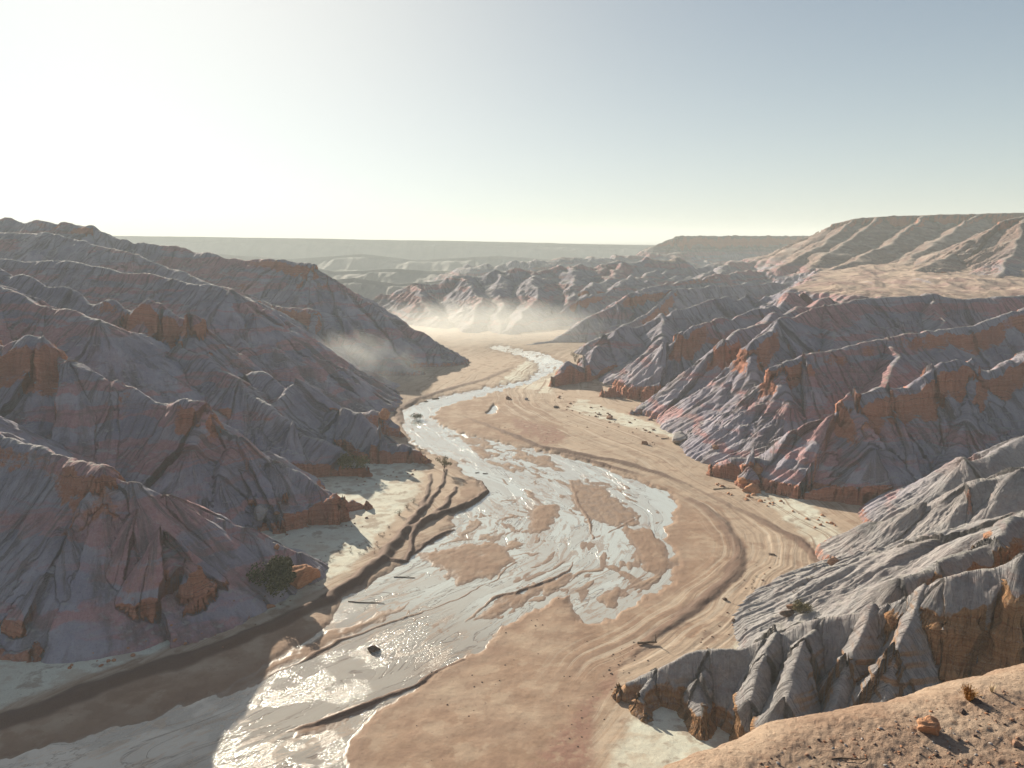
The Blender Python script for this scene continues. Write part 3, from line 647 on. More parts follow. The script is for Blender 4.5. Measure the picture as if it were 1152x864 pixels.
def mat_water():
    t = NT('silty_water'); P = t.pos()
    f2, t2_ = t.attr('f2'), t.attr('t2')
    wv = t.vec(t.math('MULTIPLY', f2, .5), t.math('MULTIPLY', t2_, .14))
    s = t.noise(wv, 1.0, 7, .66, 1.4, '2D'); s2 = t.noise(t.vec(t.math('MULTIPLY', f2, .16), t.math('MULTIPLY', t2_, .04)), 1.0, 5, .6, 1.0, '2D')
    s3 = t.noise(t.vec(t.math('MULTIPLY', f2, 1.6), t.math('MULTIPLY', t2_, .22)), 1.0, 4, .6, .8, '2D'); fine = t.noise(P, 2.2, 6, .7)
    line = t.step(t.math('ABSOLUTE', t.math('SUBTRACT', s2, .5)), .0, .012, 1, 0); line2 = t.step(t.math('ABSOLUTE', t.math('SUBTRACT', s, .46)), .0, .010, .7, 0)
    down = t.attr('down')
    c = t.mix(down, (.57, .58, .53), (.33, .285, .24)); c = t.mix(t.step(s2, .42, .6, 0, .6), c, (.42, .37, .31))  # silt tone, lightened upstream to stand in for sky reflection
    film = t.math('MULTIPLY', t.step(t.math('ADD', s, t.math('MULTIPLY', t.math('SUBTRACT', fine, .5), .22)), .52, .57, 0, .85), t.step(t.noise(P, .045, 3), .40, .52, .15, 1)); c = t.mix(film, c, (.34, .235, .165))
    c = t.mix(t.math('MULTIPLY', line, .75), c, (.20, .145, .11)); c = t.mix(t.math('MULTIPLY', line2, .45), c, (.24, .18, .14))
    rough_ = t.math('ADD', t.step(fine, .4, .6, .07, .16), t.math('MULTIPLY', film, .25))
    rip = t.step(t.noise(P, .09, 4, .6), .47, .54)
    rh = t.math('ADD', t.math('MULTIPLY', s3, .5), t.noise(P, 1.5, 6, .72))
    b = t.bump(rh, .16, t.math('MULTIPLY', rip, t.math('ADD', t.math('MULTIPLY', down, .9), .12))); b = t.bump(s, .04, .35, b); b = t.bump(line, -.08, .6, b)
    m = t.fin(c, rough_, b, .5); t.b.inputs['IOR'].default_value = 1.38
    t.b.inputs['Coat Weight'].default_value = .8; t.b.inputs['Coat Roughness'].default_value = .06
    return m
M_BED, M_WATER = mat_bed(), mat_water()
az = np.linspace(-44, 40, 1250); el = np.concatenate([np.linspace(R(46), R(36.8), 30)[:-1], np.linspace(R(36.8), R(7.2), 470)[:-1], np.linspace(R(7.2), R(.8), 60)])
D = CAMH / np.tan(el); ta = np.tan(np.radians(az))
X = (D[:, None] * ta[None]).ravel(); Y = np.repeat(D, len(az))
Z, A = riverbed(X, Y)
bed_keep = Y < 640
struct(grid_mesh('riverbed', np.stack([X, Y, Z], 1), len(D), len(az), bed_keep, M_BED, A), 'wide braided riverbed of cream sand and brown mud', 'riverbed')
az = np.linspace(-44, 20, 240); el = np.linspace(R(44), R(7.0), 200); D = CAMH / np.tan(el); ta = np.tan(np.radians(az))
X = (D[:, None] * ta[None]).ravel(); Y = np.repeat(D, len(az)); f2, t2 = line_ft(T2, X, Y)
s = poly_sdf(P_WATER, X, Y)
for P in PUDDLES: s = np.maximum(s, poly_sdf(P, X, Y) + 2)
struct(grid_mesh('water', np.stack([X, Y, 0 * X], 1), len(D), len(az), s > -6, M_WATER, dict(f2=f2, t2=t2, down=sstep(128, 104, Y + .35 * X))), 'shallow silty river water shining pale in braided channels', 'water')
# the land under and around everything
co = np.array([(-9000,-300,-7),(9000,-300,-7),(-9000,14000,-7),(9000,14000,-7)], float)
z4 = np.zeros(4); struct(grid_mesh('ground', co, 2, 2, None, M_FAR, dict(tan=z4, cream=z4 + 1, bank=z4, gravel=z4, wd=z4 - 50, bandw=z4, f1=z4, t1=z4, f2=z4, t2=z4)), 'pale desert ground reaching the horizon', 'ground')
def box(name, x0, x1, y0, y1, z0, z1, mat):
    me = bpy.data.meshes.new(name); bm = bmesh.new(); bmesh.ops.create_cube(bm, size=1)
    for v in bm.verts: v.co = ((x0 + x1) / 2 + v.co.x * (x1 - x0), (y0 + y1) / 2 + v.co.y * (y1 - y0), (z0 + z1) / 2 + v.co.z * (z1 - z0))
    bm.to_mesh(me); bm.free(); me.materials.append(mat); o = bpy.data.objects.new(name, me); COL.objects.link(o); return o
def vol_mat(name, dens, col, aniso=.55):
    m = bpy.data.materials.new(name); m.use_nodes = True; n = m.node_tree.nodes; n.clear()
    v = n.new('ShaderNodeVolumePrincipled'); out = n.new('ShaderNodeOutputMaterial')
    v.inputs['Color'].default_value = (*col, 1); v.inputs['Anisotropy'].default_value = aniso; v.inputs['Density'].default_value = dens
    m.node_tree.links.new(v.outputs[0], out.inputs['Volume']); return m, v
HZ, _ = vol_mat('haze_air', .00029, (.86, .90, .87), .1)
struct(box('haze', -9050, 9050, -320, 14050, -8.5, 125, HZ), 'thin pale haze filling the whole valley', 'haze', 'stuff')

# ------------------------------------------------------------------ dust hanging in the valley
def dust(name, c, rad, dens, label, seed):
    m, v = vol_mat('dust_air', 0.0, (.97, .95, .9), .3); n = m.node_tree.nodes; l = m.node_tree.links
    tc = n.new('ShaderNodeTexCoord'); ln = n.new('ShaderNodeVectorMath'); ln.operation = 'LENGTH'; l.new(tc.outputs['Object'], ln.inputs[0])
    mr = n.new('ShaderNodeMapRange'); l.new(ln.outputs['Value'], mr.inputs[0]); mr.inputs[1].default_value = 1; mr.inputs[2].default_value = .1
    g = n.new('ShaderNodeNewGeometry'); nz = n.new('ShaderNodeTexNoise'); nz.inputs['Scale'].default_value = .06; nz.inputs['Detail'].default_value = 4; nz.inputs['Distortion'].default_value = 1.6; nz.inputs['Roughness'].default_value = .62
    l.new(g.outputs['Position'], nz.inputs['Vector'])
    a = n.new('ShaderNodeMath'); a.operation = 'ADD'; l.new(mr.outputs[0], a.inputs[0]); l.new(nz.outputs['Fac'], a.inputs[1])
    m2 = n.new('ShaderNodeMapRange'); l.new(a.outputs[0], m2.inputs[0]); m2.inputs[1].default_value = .72; m2.inputs[2].default_value = 1.25; m2.inputs[4].default_value = dens
    m3 = n.new('ShaderNodeMath'); m3.operation = 'MULTIPLY'; l.new(m2.outputs[0], m3.inputs[0])
    m4 = n.new('ShaderNodeMapRange'); l.new(ln.outputs['Value'], m4.inputs[0]); m4.inputs[1].default_value = 1; m4.inputs[2].default_value = .75; l.new(m4.outputs[0], m3.inputs[1])
    l.new(m3.outputs[0], v.inputs['Density'])
    bm = bmesh.new(); bmesh.ops.create_icosphere(bm, subdivisions=3, radius=1.0); me = bpy.data.meshes.new(name); bm.to_mesh(me); bm.free(); me.materials.append(m)
    o = bpy.data.objects.new(name, me); COL.objects.link(o); o.location = c; o.scale = rad
    return struct(o, label, 'dust', 'stuff')
c1 = fl(555, 392); dust('dust', (c1[0] - 8, c1[1] + 45, 4), (110, 85, 26), .010, 'pale dust drifting over the far river bend', 1)
c1 = at(392, 420, 325); dust('dust', tuple(c1), (42, 34, 22), .017, 'thin dust plume rising at the foot of the far left hill', 2)

# ------------------------------------------------------------------ near bluff in the corner
def mat_dirt():
    t = NT('dry_dirt'); P = t.pos(); n1 = t.noise(P, .9, 5, .6); n2 = t.noise(P, 7, 6, .7); n3 = t.noise(P, 40, 4, .7)
    c = t.mix(t.step(n1, .35, .65), (.40, .265, .19), (.50, .36, .265)); c = t.mix(t.step(n2, .5, .72, 0, .7), c, (.24, .13, .085)); c = t.mix(t.step(n3, .58, .72, 0, .6), c, (.16, .10, .075))
    c = t.mix(t.step(n3, .42, .3, 0, .5), c, (.42, .33, .26))
    b = t.bump(n2, .10, 1.0); b = t.bump(n3, .025, .9, b)
    return t.fin(c, .95, b, .1)
M_DIRT = mat_dirt()
EDGE = np.array([at(u, v, D)[:2] for u, v, D in [(700, 960, 7.6), (760, 900, 8.9), (800, 872, 9.6), (835, 853, 10.05), (900, 827, 10.6), (960, 812, 10.9), (1000, 806, 11.05), (1060, 787, 11.45), (1152, 766, 12.05), (1260, 740, 12.9), (1500, 700, 15.5)]])
def bluff_z(x, y):
    poly = list(EDGE) + [(60, 20), (60, -40), (-6, -40), (-4, 2)]
    wx, wy = x + noise(x / 1.5, y / 1.5, 601) * .12, y + noise(x / 1.5, y / 1.5, 603) * .12 + noise(x / .4, y / .4, 604) * .03
    s = poly_sdf(poly, wx, wy)
    top = 52.8 + fbm(x / 2.2, y / 2.2, 3, 611) * .05 + fbm(x / .5, y / .5, 3, 613) * .022 + fbm(x / .12, y / .12, 3, 617) * .014
    return np.where(s > .25, top, top - .35 * (s - .25) ** 2 * (s > -1) - (s <= -1) * (.55 + (-1 - s) * 2.0)), s
az_ = np.linspace(2, 44, 620); D_ = 3.2 * (16.0 / 3.2) ** np.linspace(0, 1, 420); D_ = np.concatenate([np.linspace(-20, 3.1, 12), D_, np.linspace(17, 42, 40)])
X = np.where(D_[:, None] > 3, D_[:, None] * np.tan(np.radians(az_))[None], np.linspace(-6, 40, len(az_))[None] if False else 3.2 * np.tan(np.radians(az_))[None]).ravel(); Y = np.repeat(D_, len(az_))
Z, S_ = bluff_z(X, Y)
struct(grid_mesh('ground', np.stack([X, Y, Z], 1), len(D_), len(az_), Z > -2, M_DIRT), 'stony brown dirt ledge in the near corner', 'ground')

# ------------------------------------------------------------------ loose things
def surf(x, y):
    x = np.array([x], float); y = np.array([y], float)
    h = terrain(x, y)[0] + ero_at(x, y) * .38
    z, _ = riverbed(x, y)
    return float(max(h[0], z[0], 0.0))
def mat_rock(name, c0, c1, c2):
    t = NT(name); tc = t.new('ShaderNodeTexCoord'); o = tc.outputs['Object']; P = t.pos()
    n1 = t.noise(P, 1.3, 5, .65); n2 = t.noise(P, 7, 5, .7); sep = t.new('ShaderNodeSeparateXYZ'); t.l.new(P, sep.inputs[0])
    st = t.noise(t.vec(t.math('MULTIPLY', n1, 2.0), 0.0, t.math('MULTIPLY', sep.outputs[2], 5.0)), 1.0, 4, .6)
    c = t.mix(t.step(n1, .35, .65), c0, c1); c = t.mix(t.step(st, .5, .66, 0, .8), c, c2)
    b = t.bump(n1, .2, .8); b = t.bump(n2, .05, .8, b)
    return t.fin(c, .92, b, .15)
R_ORANGE = mat_rock('orange_rock', (.40, .17, .085), (.50, .26, .15), (.22, .10, .07))
R_DARK = mat_rock('dark_rock', (.11, .075, .06), (.17, .115, .09), (.07, .05, .045))
R_BROWN = mat_rock('brown_rock', (.25, .13, .085), (.34, .20, .135), (.15, .09, .07))
R_GREY = mat_rock('grey_rock', (.28, .26, .255), (.38, .34, .32), (.3, .19, .16))
def tagt(o, label, cat, group=None):
    o['label'] = label; o['category'] = cat
    if group: o['group'] = group
    return o
def rock_mesh(name, sx, sy, sz, seed, mat, sub=4, cuts=16, rough=.13):
    rnd = random.Random(seed); bm = bmesh.new(); bmesh.ops.create_icosphere(bm, subdivisions=sub, radius=1.0)
    pl = []
    for i in range(cuts):
        n = Vector((rnd.uniform(-1, 1), rnd.uniform(-1, 1), rnd.uniform(-.5, 1))).normalized(); pl.append((n, rnd.uniform(.42, .8)))
    off = np.array([[*v.co] for v in bm.verts]); nn = fbm(off[:, 0] * 1.7 + seed, off[:, 1] * 1.7 + off[:, 2] * 2.3, 4, 700 + seed)
    for i, v in enumerate(bm.verts):
        for n, d in pl:
            k = v.co.dot(n)
            if k > d: v.co -= n * (k - d) * .92
        v.co *= 1 + rough * float(nn[i])
        v.co.x *= sx; v.co.y *= sy; v.co.z = v.co.z * sz
    for f in bm.faces: f.smooth = True
    me = bpy.data.meshes.new(name); bm.to_mesh(me); bm.free(); me.materials.append(mat); return me
def rock(name, label, cat, loc, size, seed, mat, rot=0.0, group=None, parent=None, **k):
    me = rock_mesh(name, size[0] / 2, size[1] / 2, size[2] / 2, seed, mat, **k)
    o = bpy.data.objects.new(name, me); COL.objects.link(o); o.location = loc; o.rotation_euler = (0, 0, rot)
    if parent is not None: o.parent = parent
    elif label: tagt(o, label, cat, group)
    return o
def hit(u, v):
    D = 70 * (520 / 70) ** np.linspace(0, 1, 900); a, dy, dz = ray(u, v)
    X = a * D / dy; Zr = CAMH + dz * D / dy
    h = terrain(X, D)[0] + ero_at(X, D) * .38; z, _ = riverbed(X, D); h = np.maximum(np.maximum(h, z), 0)
    k = np.nonzero(Zr <= h)[0]
    k = k[0] if len(k) else -1
    return np.array((X[k], D[k])), float(h[k])
def ppm(loc):   # pixels of the photograph per metre at a place
    return FPX / ((loc[1]) * cp + (CAMH - loc[2]) * sp)
def place_rock(name, label, cat, u, v, wpx, hk, seed, mat, sink=.3, dk=1.0, rot=0.0, group=None, **k):
    p, z = hit(u, v); p = np.array((p[0], p[1], z))
    w = wpx / ppm(p); h = w * hk
    return rock(name, label, cat, (p[0], p[1], z + h * (.5 - sink)), (w, w * dk, h), seed, mat, rot, group, **k)
place_rock('boulder', 'dark wet boulder alone in the shallow river water', 'boulder', 419, 732, 21, .5, 1, R_DARK, rot=.3, dk=.6)
place_rock('boulder', 'lone rust brown boulder on pale sand below the right bank slopes', 'boulder', 726, 500, 9, .75, 2, R_BROWN)
place_rock('mound', 'small pointed grey clay mound on pale sand', 'mound', 766, 497, 26, .55, 3, R_GREY, cuts=4)
place_rock('boulder', 'rounded brown boulder at the toe of a fluted grey slope', 'boulder', 805, 504, 10, .6, 4, R_BROWN)
place_rock('boulder', 'brown boulder on the sandbar near the far river bend', 'boulder', 572, 449, 9, .6, 5, R_BROWN)
place_rock('boulder', 'small grey boulder beside the far sandbar', 'boulder', 592, 450, 6, .8, 6, R_GREY)
place_rock('boulder', 'low dark boulder on sand before the far right cliff', 'boulder', 625, 459, 9, .45, 7, R_DARK)
place_rock('boulder', 'rust boulder fallen below the far right cliff', 'boulder', 686, 471, 11, .6, 8, R_BROWN)
place_rock('boulder', 'upper orange block at the foot of the pyramid hill', 'boulder', 851, 533, 20, .8, 9, R_ORANGE)
place_rock('boulder', 'lower orange block on sand at the foot of the pyramid hill', 'boulder', 847, 553, 24, .7, 10, R_ORANGE, rot=.5)
place_rock('boulder', 'smaller orange block left of the two at the pyramid hill', 'boulder', 834, 546, 13, .7, 18, R_ORANGE, rot=.5)
place_rock('boulder', 'dark brown boulder at the end of the near grey slope', 'boulder', 937, 634, 17, .8, 11, R_BROWN)
place_rock('rock_slab', 'thin dark shard lying flat on cream sand', 'rock slab', 868, 624, 11, .3, 12, R_DARK, rot=-.5, dk=.5)
place_rock('boulder', 'dark round stone on the inner edge of the curved track', 'stone', 815, 675, 7, .7, 13, R_DARK)
place_rock('boulder', 'dark square stone above the grey outcrop', 'stone', 825, 699, 6, .9, 14, R_DARK)
place_rock('rock_slab', 'flat rust red slab lying on shaded sand', 'rock slab', 304, 684, 20, .3, 15, R_ORANGE, rot=.25, dk=.45)
place_rock('boulder', 'layered pale block with a rust base fallen by the left slopes', 'boulder', 293, 581, 27, .75, 16, R_GREY, rot=.2)
place_rock('boulder', 'small dark rock beside the layered pale block', 'boulder', 312, 588, 9, .6, 17, R_BROWN)
place_rock('boulder', 'big orange boulder behind the dark bush on the left bank', 'boulder', 338, 654, 50, .7, 20, R_ORANGE, rot=.2, dk=.8)
place_rock('boulder', 'small orange knob on the slope above the dark bush', 'boulder', 311, 618, 9, .9, 21, R_ORANGE)
place_rock('boulder', 'orange knob of rock on the rim above the river', 'boulder', 433, 470, 15, 1.1, 22, R_ORANGE)
place_rock('boulder', 'orange blocks end at the rim beside the small tree', 'boulder', 478, 520, 12, 1.1, 23, R_ORANGE)
place_rock('rock_slab', 'long dark rock barely breaking the far water', 'rock slab', 489, 449, 10, .2, 24, R_DARK, dk=.5)
place_rock('rock_slab', 'short dark rock in the far water near the bank', 'rock slab', 479, 452, 7, .25, 25, R_DARK, dk=.5)
place_rock('rock_slab', 'dark tilted slab among the brush below the right sands', 'rock slab', 886, 693, 24, .4, 26, R_DARK, rot=-.3, dk=.6)
place_rock('rock_slab', 'upper dark slab leaning over the tilted slab', 'rock slab', 893, 686, 20, .4, 27, R_BROWN, rot=-.5, dk=.6)

# ---- plants
def leaf_mat(name, a, b):
    t = NT(name); P = t.pos(); n = t.noise(P, 3.0, 3, .6); return t.fin(t.mix(t.step(n, .35, .65), a, b), .8, None, .2)
M_LEAF = leaf_mat('dusty_foliage', (.04, .042, .018), (.15, .135, .055))
M_OLIVE = leaf_mat('olive_foliage', (.10, .09, .035), (.19, .15, .06))
M_DRY = leaf_mat('dry_foliage', (.36, .17, .05), (.50, .30, .12))
M_WOOD = mat_rock('dead_wood', (.10, .07, .05), (.16, .11, .08), (.07, .05, .04))
def tube(bm, pts, r0, r1, seg=6):
    rings = []; n = len(pts)
    for i, p in enumerate(pts):
        p = Vector(p); d = (Vector(pts[min(i + 1, n - 1)]) - Vector(pts[max(i - 1, 0)])).normalized()
        a = d.cross(Vector((.3, .2, .9))); a = a.normalized() if a.length > 1e-4 else Vector((1, 0, 0)); b = d.cross(a)
        r = r0 + (r1 - r0) * i / (n - 1)
        rings.append([bm.verts.new(p + (a * math.cos(k / seg * 6.2832) + b * math.sin(k / seg * 6.2832)) * r) for k in range(seg)])
    for i in range(n - 1):
        for k in range(seg): bm.faces.new((rings[i][k], rings[i][(k + 1) % seg], rings[i + 1][(k + 1) % seg], rings[i + 1][k]))
    bm.faces.new(rings[0][::-1]); bm.faces.new(rings[-1])
def mesh_obj(name, bm, mat, parent=None, smooth=False):
    for f in bm.faces: f.smooth = smooth
    me = bpy.data.meshes.new(name); bm.to_mesh(me); bm.free(); me.materials.append(mat)
    o = bpy.data.objects.new(name, me); COL.objects.link(o)
    if parent is not None: o.parent = parent
    return o
def empty(name, loc, rz=0.0):
    o = bpy.data.objects.new(name, None); COL.objects.link(o); o.location = loc; o.rotation_euler = (0, 0, rz); return o
def shrub(name, label, cat, loc, w, h, seed, mat, leaves=900, leaf=.12, trunk=0.0, woody='stems', crownname='foliage', group=None, tall=False):
    rnd = random.Random(seed); root = empty(name, loc); tagt(root, label, cat, group)
    bs = bmesh.new(); tips = []
    nst = 9 if not tall else 7
    base = Vector((0, 0, trunk))
    if tall: tube(bs, [(0, 0, -.2), (rnd.uniform(-.05, .05) * h, .02 * h, trunk * .5), (0, 0, trunk)], .045 * h, .03 * h)
    for i in range(nst):
        a = rnd.uniform(0, 6.28); r = rnd.uniform(.3, 1) * w * .42; z = trunk + (h - trunk) * rnd.uniform(.35, .85)
        tip = Vector((math.cos(a) * r, math.sin(a) * r, z)); mid = base.lerp(tip, .5) + Vector((0, 0, .08 * h))
        st = Vector((math.cos(a) * .05 * w, math.sin(a) * .05 * w, -.1)) if not tall else base
        tube(bs, [st, mid, tip], .018 * h + .01, .006 * h + .004, 5); tips.append((tip, rnd.uniform(.16, .27) * w))
    mesh_obj(woody, bs, M_WOOD, root)
    bl = bmesh.new()
    for i in range(leaves):
        c, r = rnd.choice(tips); q = Vector((rnd.gauss(0, 1), rnd.gauss(0, 1), rnd.gauss(0, .7))); q = q.normalized() * r * rnd.random() ** .4
        p = c + q; p.z = max(p.z, .02)
        n = Vector((rnd.uniform(-1, 1), rnd.uniform(-1, 1), rnd.uniform(-.4, 1))).normalized(); a = n.orthogonal().normalized(); b = n.cross(a)
        l = leaf * rnd.uniform(.6, 1.4); k = l * rnd.uniform(.35, .6)
        bl.faces.new([bl.verts.new(p - a * l), bl.verts.new(p + b * k), bl.verts.new(p + a * l), bl.verts.new(p - b * k)])
    mesh_obj(crownname, bl, mat, root)
    return root
def place_shrub(name, label, cat, u, v, wpx, hk, seed, mat, leaves=500, **k):
    p, z = hit(u, v); p = np.array((p[0], p[1], z))
    w = wpx / ppm(p); return shrub(name, label, cat, (p[0], p[1], z), w, w * hk, seed, mat, leaves, leaf=w * .035, **k)
place_shrub('bush', 'large dark bush against the orange boulder on the left bank', 'bush', 307, 662, 52, .62, 31, M_LEAF, 3800)
place_shrub('tree', 'small round tree standing alone on the sandy river edge', 'tree', 500, 531, 17, 1.0, 32, M_OLIVE, 900, trunk=1.0, woody='trunk', crownname='crown', tall=True)
place_shrub('bush', 'olive bush below the rock rim upstream of the shaded sand', 'bush', 398, 529, 32, .5, 33, M_OLIVE, 1500)
place_shrub('bush', 'amber brush growing over the dark slabs', 'bush', 902, 690, 24, .5, 34, M_OLIVE, 1200)
place_shrub('bush', 'tiny bush on top of the orange rim beside the river', 'bush', 473, 508, 8, .7, 35, M_OLIVE, 300)
place_shrub('bush', 'small green bush at the foot of the far right ridge', 'bush', 647, 407, 12, .9, 36, M_LEAF, 400)
place_shrub('bush', 'drowned leafy brush lying in the far channel', 'bush', 467, 472, 16, .35, 37, M_LEAF, 600)
for i, (u, v, w) in enumerate([(465, 566, 8), (458, 572, 8), (449, 580, 9)]):
    place_shrub('shrub', ['topmost of three small shrubs beside the brown levee', 'middle one of three small shrubs beside the brown levee', 'lowest of three small shrubs beside the brown levee'][i], 'shrub', u, v, w, .8, 40 + i, M_LEAF, 200, group='three small shrubs by the levee')
rnd = random.Random(5)
def scatter_shrubs(n, quad, wr, label, group, seed, mat):
    r2 = random.Random(seed)
    for i in range(n):
        a, b = r2.random(), r2.random(); (u0, v0), (u1, v1), sv = quad
        u = u0 + (u1 - u0) * a; v = v0 + (v1 - v0) * a + (b - .5) * sv
        place_shrub('dry_shrub', label, 'shrub', u, v, r2.uniform(*wr), .35, seed * 100 + i, mat, 70, group=group)
M_DEAD = leaf_mat('dead_brush', (.13, .07, .05), (.20, .11, .08))
scatter_shrubs(22, ((358, 632), (432, 608), 22), (4, 9), 'low dead brush scattered on the shaded left sand', 'dead brush on the left sand', 61, M_DEAD)
scatter_shrubs(12, ((405, 628), (440, 595), 12), (3, 6), 'low dead brush scattered on the shaded left sand', 'dead brush on the left sand', 62, M_DEAD)
scatter_shrubs(14, ((852, 640), (838, 700), 26), (2.5, 5), 'tiny dark brush on the cream right shore', 'tiny brush on the right shore', 63, M_DEAD)
scatter_shrubs(16, ((918, 640), (890, 676), 10), (3, 6), 'rusty brush in a line along the outer flood mark', 'rusty brush along the flood mark', 64, M_DEAD)

# ---- driftwood
def log(label, u, v, wpx, ang, seed, up=None, thin=1.0):
    p = fl(u, v); z = surf(p[0], p[1]); L_ = wpx / ppm(p); root = empty('driftwood', (p[0], p[1], z), ang); tagt(root, label, 'driftwood')
    r = random.Random(seed); th = (L_ * .06 + .04) * thin
    b = bmesh.new(); tube(b, [(-L_ / 2, 0, th * .6), (-L_ * .2, r.uniform(-.04, .04) * L_, th * .8), (L_ * .2, r.uniform(-.04, .04) * L_, th), (L_ / 2, 0, th)], th, th * .55, 8); mesh_obj('trunk', b, M_WOOD, root, True)
    if up:
        b = bmesh.new(); tube(b, [(L_ * .42, 0, th), (L_ * .44, 0, up * L_ * .5), (L_ * .40, .02, up * L_)], th * .5, th * .22, 6); mesh_obj('branch', b, M_WOOD, root, True)
    else:
        b = bmesh.new(); tube(b, [(L_ * .1, 0, th), (L_ * .2, L_ * .08, th * 2), (L_ * .3, L_ * .16, th * 2.5)], th * .45, th * .15, 6); mesh_obj('branch', b, M_WOOD, root, True)
log('thick dark log with one upright branch on cream sand', 728, 728, 22, .03, 1, up=.5)
log('thin log lying in pale water below the levee', 455, 650, 24, -.1, 2, thin=.35)
log('long thin stick reaching from the levee into the water', 412, 678, 42, -.12, 3, thin=.22)
log('short dark snag in the open upstream water', 546, 533, 6, 0, 4)
log('second dark snag in the upstream water nearer the tree', 537, 532, 5, .4, 5)
log('curved dry branch lying on pale sand under the pyramid hill', 815, 552, 26, .12, 6, thin=.3)
log('small dark driftwood beside the rust boulder on the right sand', 748, 496, 9, .2, 7, up=.3)
# ---- stones
def scatter_stones(n, line, sv, wr, label, group, seed, mat, name='stone'):
    r2 = random.Random(seed); protos = [rock_mesh(name, .5, .42, .3, seed * 10 + i, mat, sub=2, cuts=9) for i in range(4)]
    for i in range(n):
        a = r2.random() * (len(line) - 1); k = int(a); f = a - k
        u = line[k][0] + (line[k + 1][0] - line[k][0]) * f + r2.gauss(0, sv); v = line[k][1] + (line[k + 1][1] - line[k][1]) * f + r2.gauss(0, sv)
        p = fl(u, v); z = surf(p[0], p[1])
        if z < .02 or z > 3: continue
        w = r2.uniform(*wr) / ppm(p); o = bpy.data.objects.new(name, protos[i % 4]); COL.objects.link(o)
        o.location = (p[0], p[1], z + .05 * w); o.scale = (w, w, w); o.rotation_euler = (0, 0, r2.uniform(0, 6.28)); tagt(o, label, 'stone', group)
scatter_stones(38, [(640, 850), (690, 760), (720, 735), (700, 745)], 9, (1.2, 4), 'small dark stone on the sandy track beside the near outcrop', 'stones on the near track', 71, R_DARK)
scatter_stones(34, [(480, 840), (600, 740), (640, 700)], 34, (1.2, 3), 'small dark stone on the brown mudflat', 'stones on the brown mudflat', 72, R_DARK)
scatter_stones(26, [(860, 610), (850, 660), (815, 710), (790, 725)], 14, (1.3, 4), 'small stone on the cream right shore', 'stones on the right shore', 73, R_BROWN)
scatter_stones(24, [(180, 720), (270, 690), (340, 670)], 12, (1.2, 3.5), 'small stone on the shaded left shore', 'stones on the left shore', 74, R_BROWN)
scatter_stones(18, [(650, 470), (720, 490), (790, 515)], 7, (1.3, 3), 'small stone on the pale sand under the far right slopes', 'stones on the far right sand', 75, R_BROWN)
scatter_stones(26, [(560, 480), (610, 490), (630, 494)], 4, (1.0, 2.2), 'small rusty stone on the gravel bar', 'stones on the gravel bar', 76, R_BROWN)
scatter_stones(16, [(60, 757), (150, 735), (240, 716)], 5, (2.5, 8), 'orange rock fallen along the foot of the near left cliffs', 'fallen rocks under the near left cliffs', 81, R_ORANGE, 'rock')
scatter_stones(20, [(250, 594), (330, 596), (415, 592)], 4, (2, 7), 'rock fallen along the foot of the lobed left bluff', 'fallen rocks under the lobed bluff', 82, R_BROWN, 'rock')
scatter_stones(16, [(400, 545), (470, 532)], 3, (1.5, 5), 'rock fallen under the long orange ledge by the river', 'fallen rocks under the long ledge', 83, R_BROWN, 'rock')
scatter_stones(34, [(800, 548), (860, 566), (940, 600)], 5, (2, 8), 'orange rock fallen at the foot of the pyramid hill', 'fallen rocks under the pyramid hill', 84, R_ORANGE, 'rock')
scatter_stones(34, [(618, 449), (680, 470), (740, 490)], 4, (1.5, 6), 'brown rock fallen below the far right cliffs', 'fallen rocks under the far right cliffs', 85, R_BROWN, 'rock')
scatter_stones(26, [(940, 640), (915, 690), (860, 730), (700, 800)], 6, (2, 7), 'rock fallen beside the near grey outcrop', 'fallen rocks beside the near outcrop', 86, R_GREY, 'rock')
# ---- things on the near ledge
def onledge(u, v):
    z = 52.8
    for _ in range(3):
        p = fl(u, v, z); z = float(bluff_z(np.array([p[0]]), np.array([p[1]]))[0][0])
    return np.array((p[0], p[1], z))
p = onledge(1045, 823); w = 25 / ppm(p)
rock('rock', 'rounded orange brown rock alone on the near dirt ledge', 'rock', (p[0], p[1], p[2] + w * .28), (w, w * .9, w * .85), 81, R_ORANGE, cuts=6, rough=.16)
for i, (u, v, wpx, lab) in enumerate([(1101, 791, 14, 'dark rock beside the dry orange tuft on the ledge'), (1083, 801, 12, 'dark rock in front of the dry orange tuft'), (1143, 838, 14, 'brown rock at the frame edge of the near ledge'), (1054, 850, 8, 'dark pebble in the bottom middle of the ledge'), (1078, 832, 9, 'dark pebble just beyond the rounded rock'), (1097, 828, 8, 'dark pebble uphill from the rounded rock')]):
    p = onledge(u, v); w = wpx / ppm(p); rock('rock', lab, 'rock', (p[0], p[1], p[2] + w * .12), (w, w * .8, w * .55), 90 + i, R_BROWN if i == 2 else R_DARK, rot=i)
pr = [rock_mesh('pebble', .5, .42, .32, 900 + i, m, sub=2) for i, m in enumerate([R_DARK, R_BROWN, R_BROWN, R_ORANGE, R_GREY])]
r2 = random.Random(77); n = 0
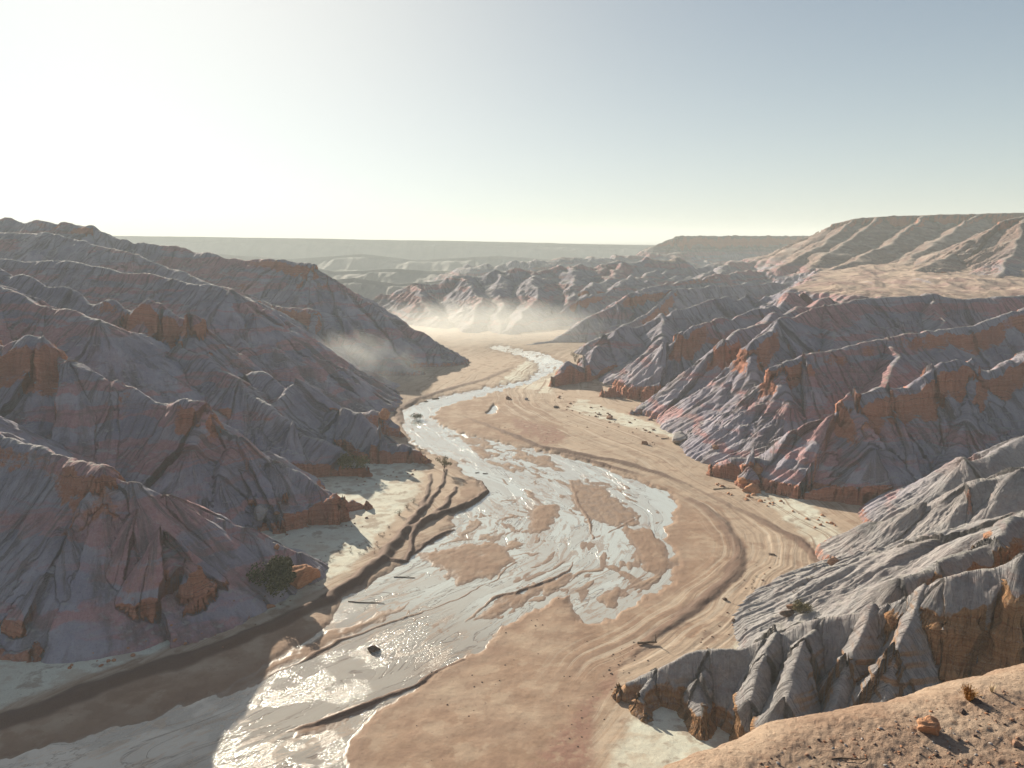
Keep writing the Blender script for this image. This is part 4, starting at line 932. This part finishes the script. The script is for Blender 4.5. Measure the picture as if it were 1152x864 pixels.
while n < 230:
    u = r2.uniform(835, 1152); v = r2.uniform(768, 866)
    if v < np.interp(u, [835, 900, 1000, 1060, 1152], [860, 834, 812, 794, 772]): continue
    p = onledge(u, v); w = r2.choice((1.6, 2.2, 2.6, 3.2, 4.5, 6)) * r2.uniform(.8, 1.2) / ppm(p)
    o = bpy.data.objects.new('pebble', pr[r2.randrange(5)]); COL.objects.link(o); o.location = (p[0], p[1], p[2] + w * .08); o.scale = (w, w, w); o.rotation_euler = (0, 0, r2.uniform(0, 6.28))
    tagt(o, 'small pebble scattered on the near dirt ledge', 'pebble', 'pebbles on the near ledge'); n += 1
def tuft(label, u, v, wpx, hk, seed, nb, mat, name='dry_grass'):
    p = onledge(u, v); w = wpx / ppm(p); h = w * hk; r = random.Random(seed); b = bmesh.new()
    for i in range(nb):
        a = r.uniform(0, 6.28); rr = r.uniform(.1, .5) * w; hh = h * r.uniform(.4, 1); s0 = Vector((math.cos(a) * .08 * w, math.sin(a) * .08 * w, -.02)); tp = Vector((math.cos(a) * rr, math.sin(a) * rr, hh)); m_ = s0.lerp(tp, .5) + Vector((0, 0, hh * .15))
        t_ = .006 + w * .008; d = Vector((-math.sin(a), math.cos(a), 0)) * t_
        v_ = [b.verts.new(q) for q in (s0 - d, s0 + d, m_ + d, m_ - d, tp)]; b.faces.new(v_[:4]); b.faces.new((v_[3], v_[2], v_[4]))
        for j in range(3):
            q = m_.lerp(tp, r.random()) ; e = Vector((r.uniform(-1, 1), r.uniform(-1, 1), r.uniform(-.3, 1))).normalized() * w * .06; g = e.orthogonal().normalized() * w * .02
            b.faces.new([b.verts.new(z_) for z_ in (q, q + e * .5 + g, q + e, q + e * .5 - g)])
    o = mesh_obj(name, b, mat); o.location = p; tagt(o, label, 'grass'); return o
tuft('spiky dry orange tuft on the ledge edge', 1090, 787, 26, .62, 3, 90, M_DRY)
M_STRAW = leaf_mat('pale_straw', (.45, .33, .2), (.6, .48, .33))
tuft('pale dry flower stalk beside the orange tuft', 1116, 779, 10, 1.3, 4, 12, M_STRAW, 'dry_flower')
p = onledge(955, 856); root = empty('twig', p, -.05); tagt(root, 'dry grey twig lying flat on the near ledge', 'twig')
b = bmesh.new(); tube(b, [(-.24, 0, .02), (-.1, .02, .03), (.08, -.01, .035), (.26, .02, .03)], .013, .005, 6); mesh_obj('twig_stem', b, M_WOOD, root, True)
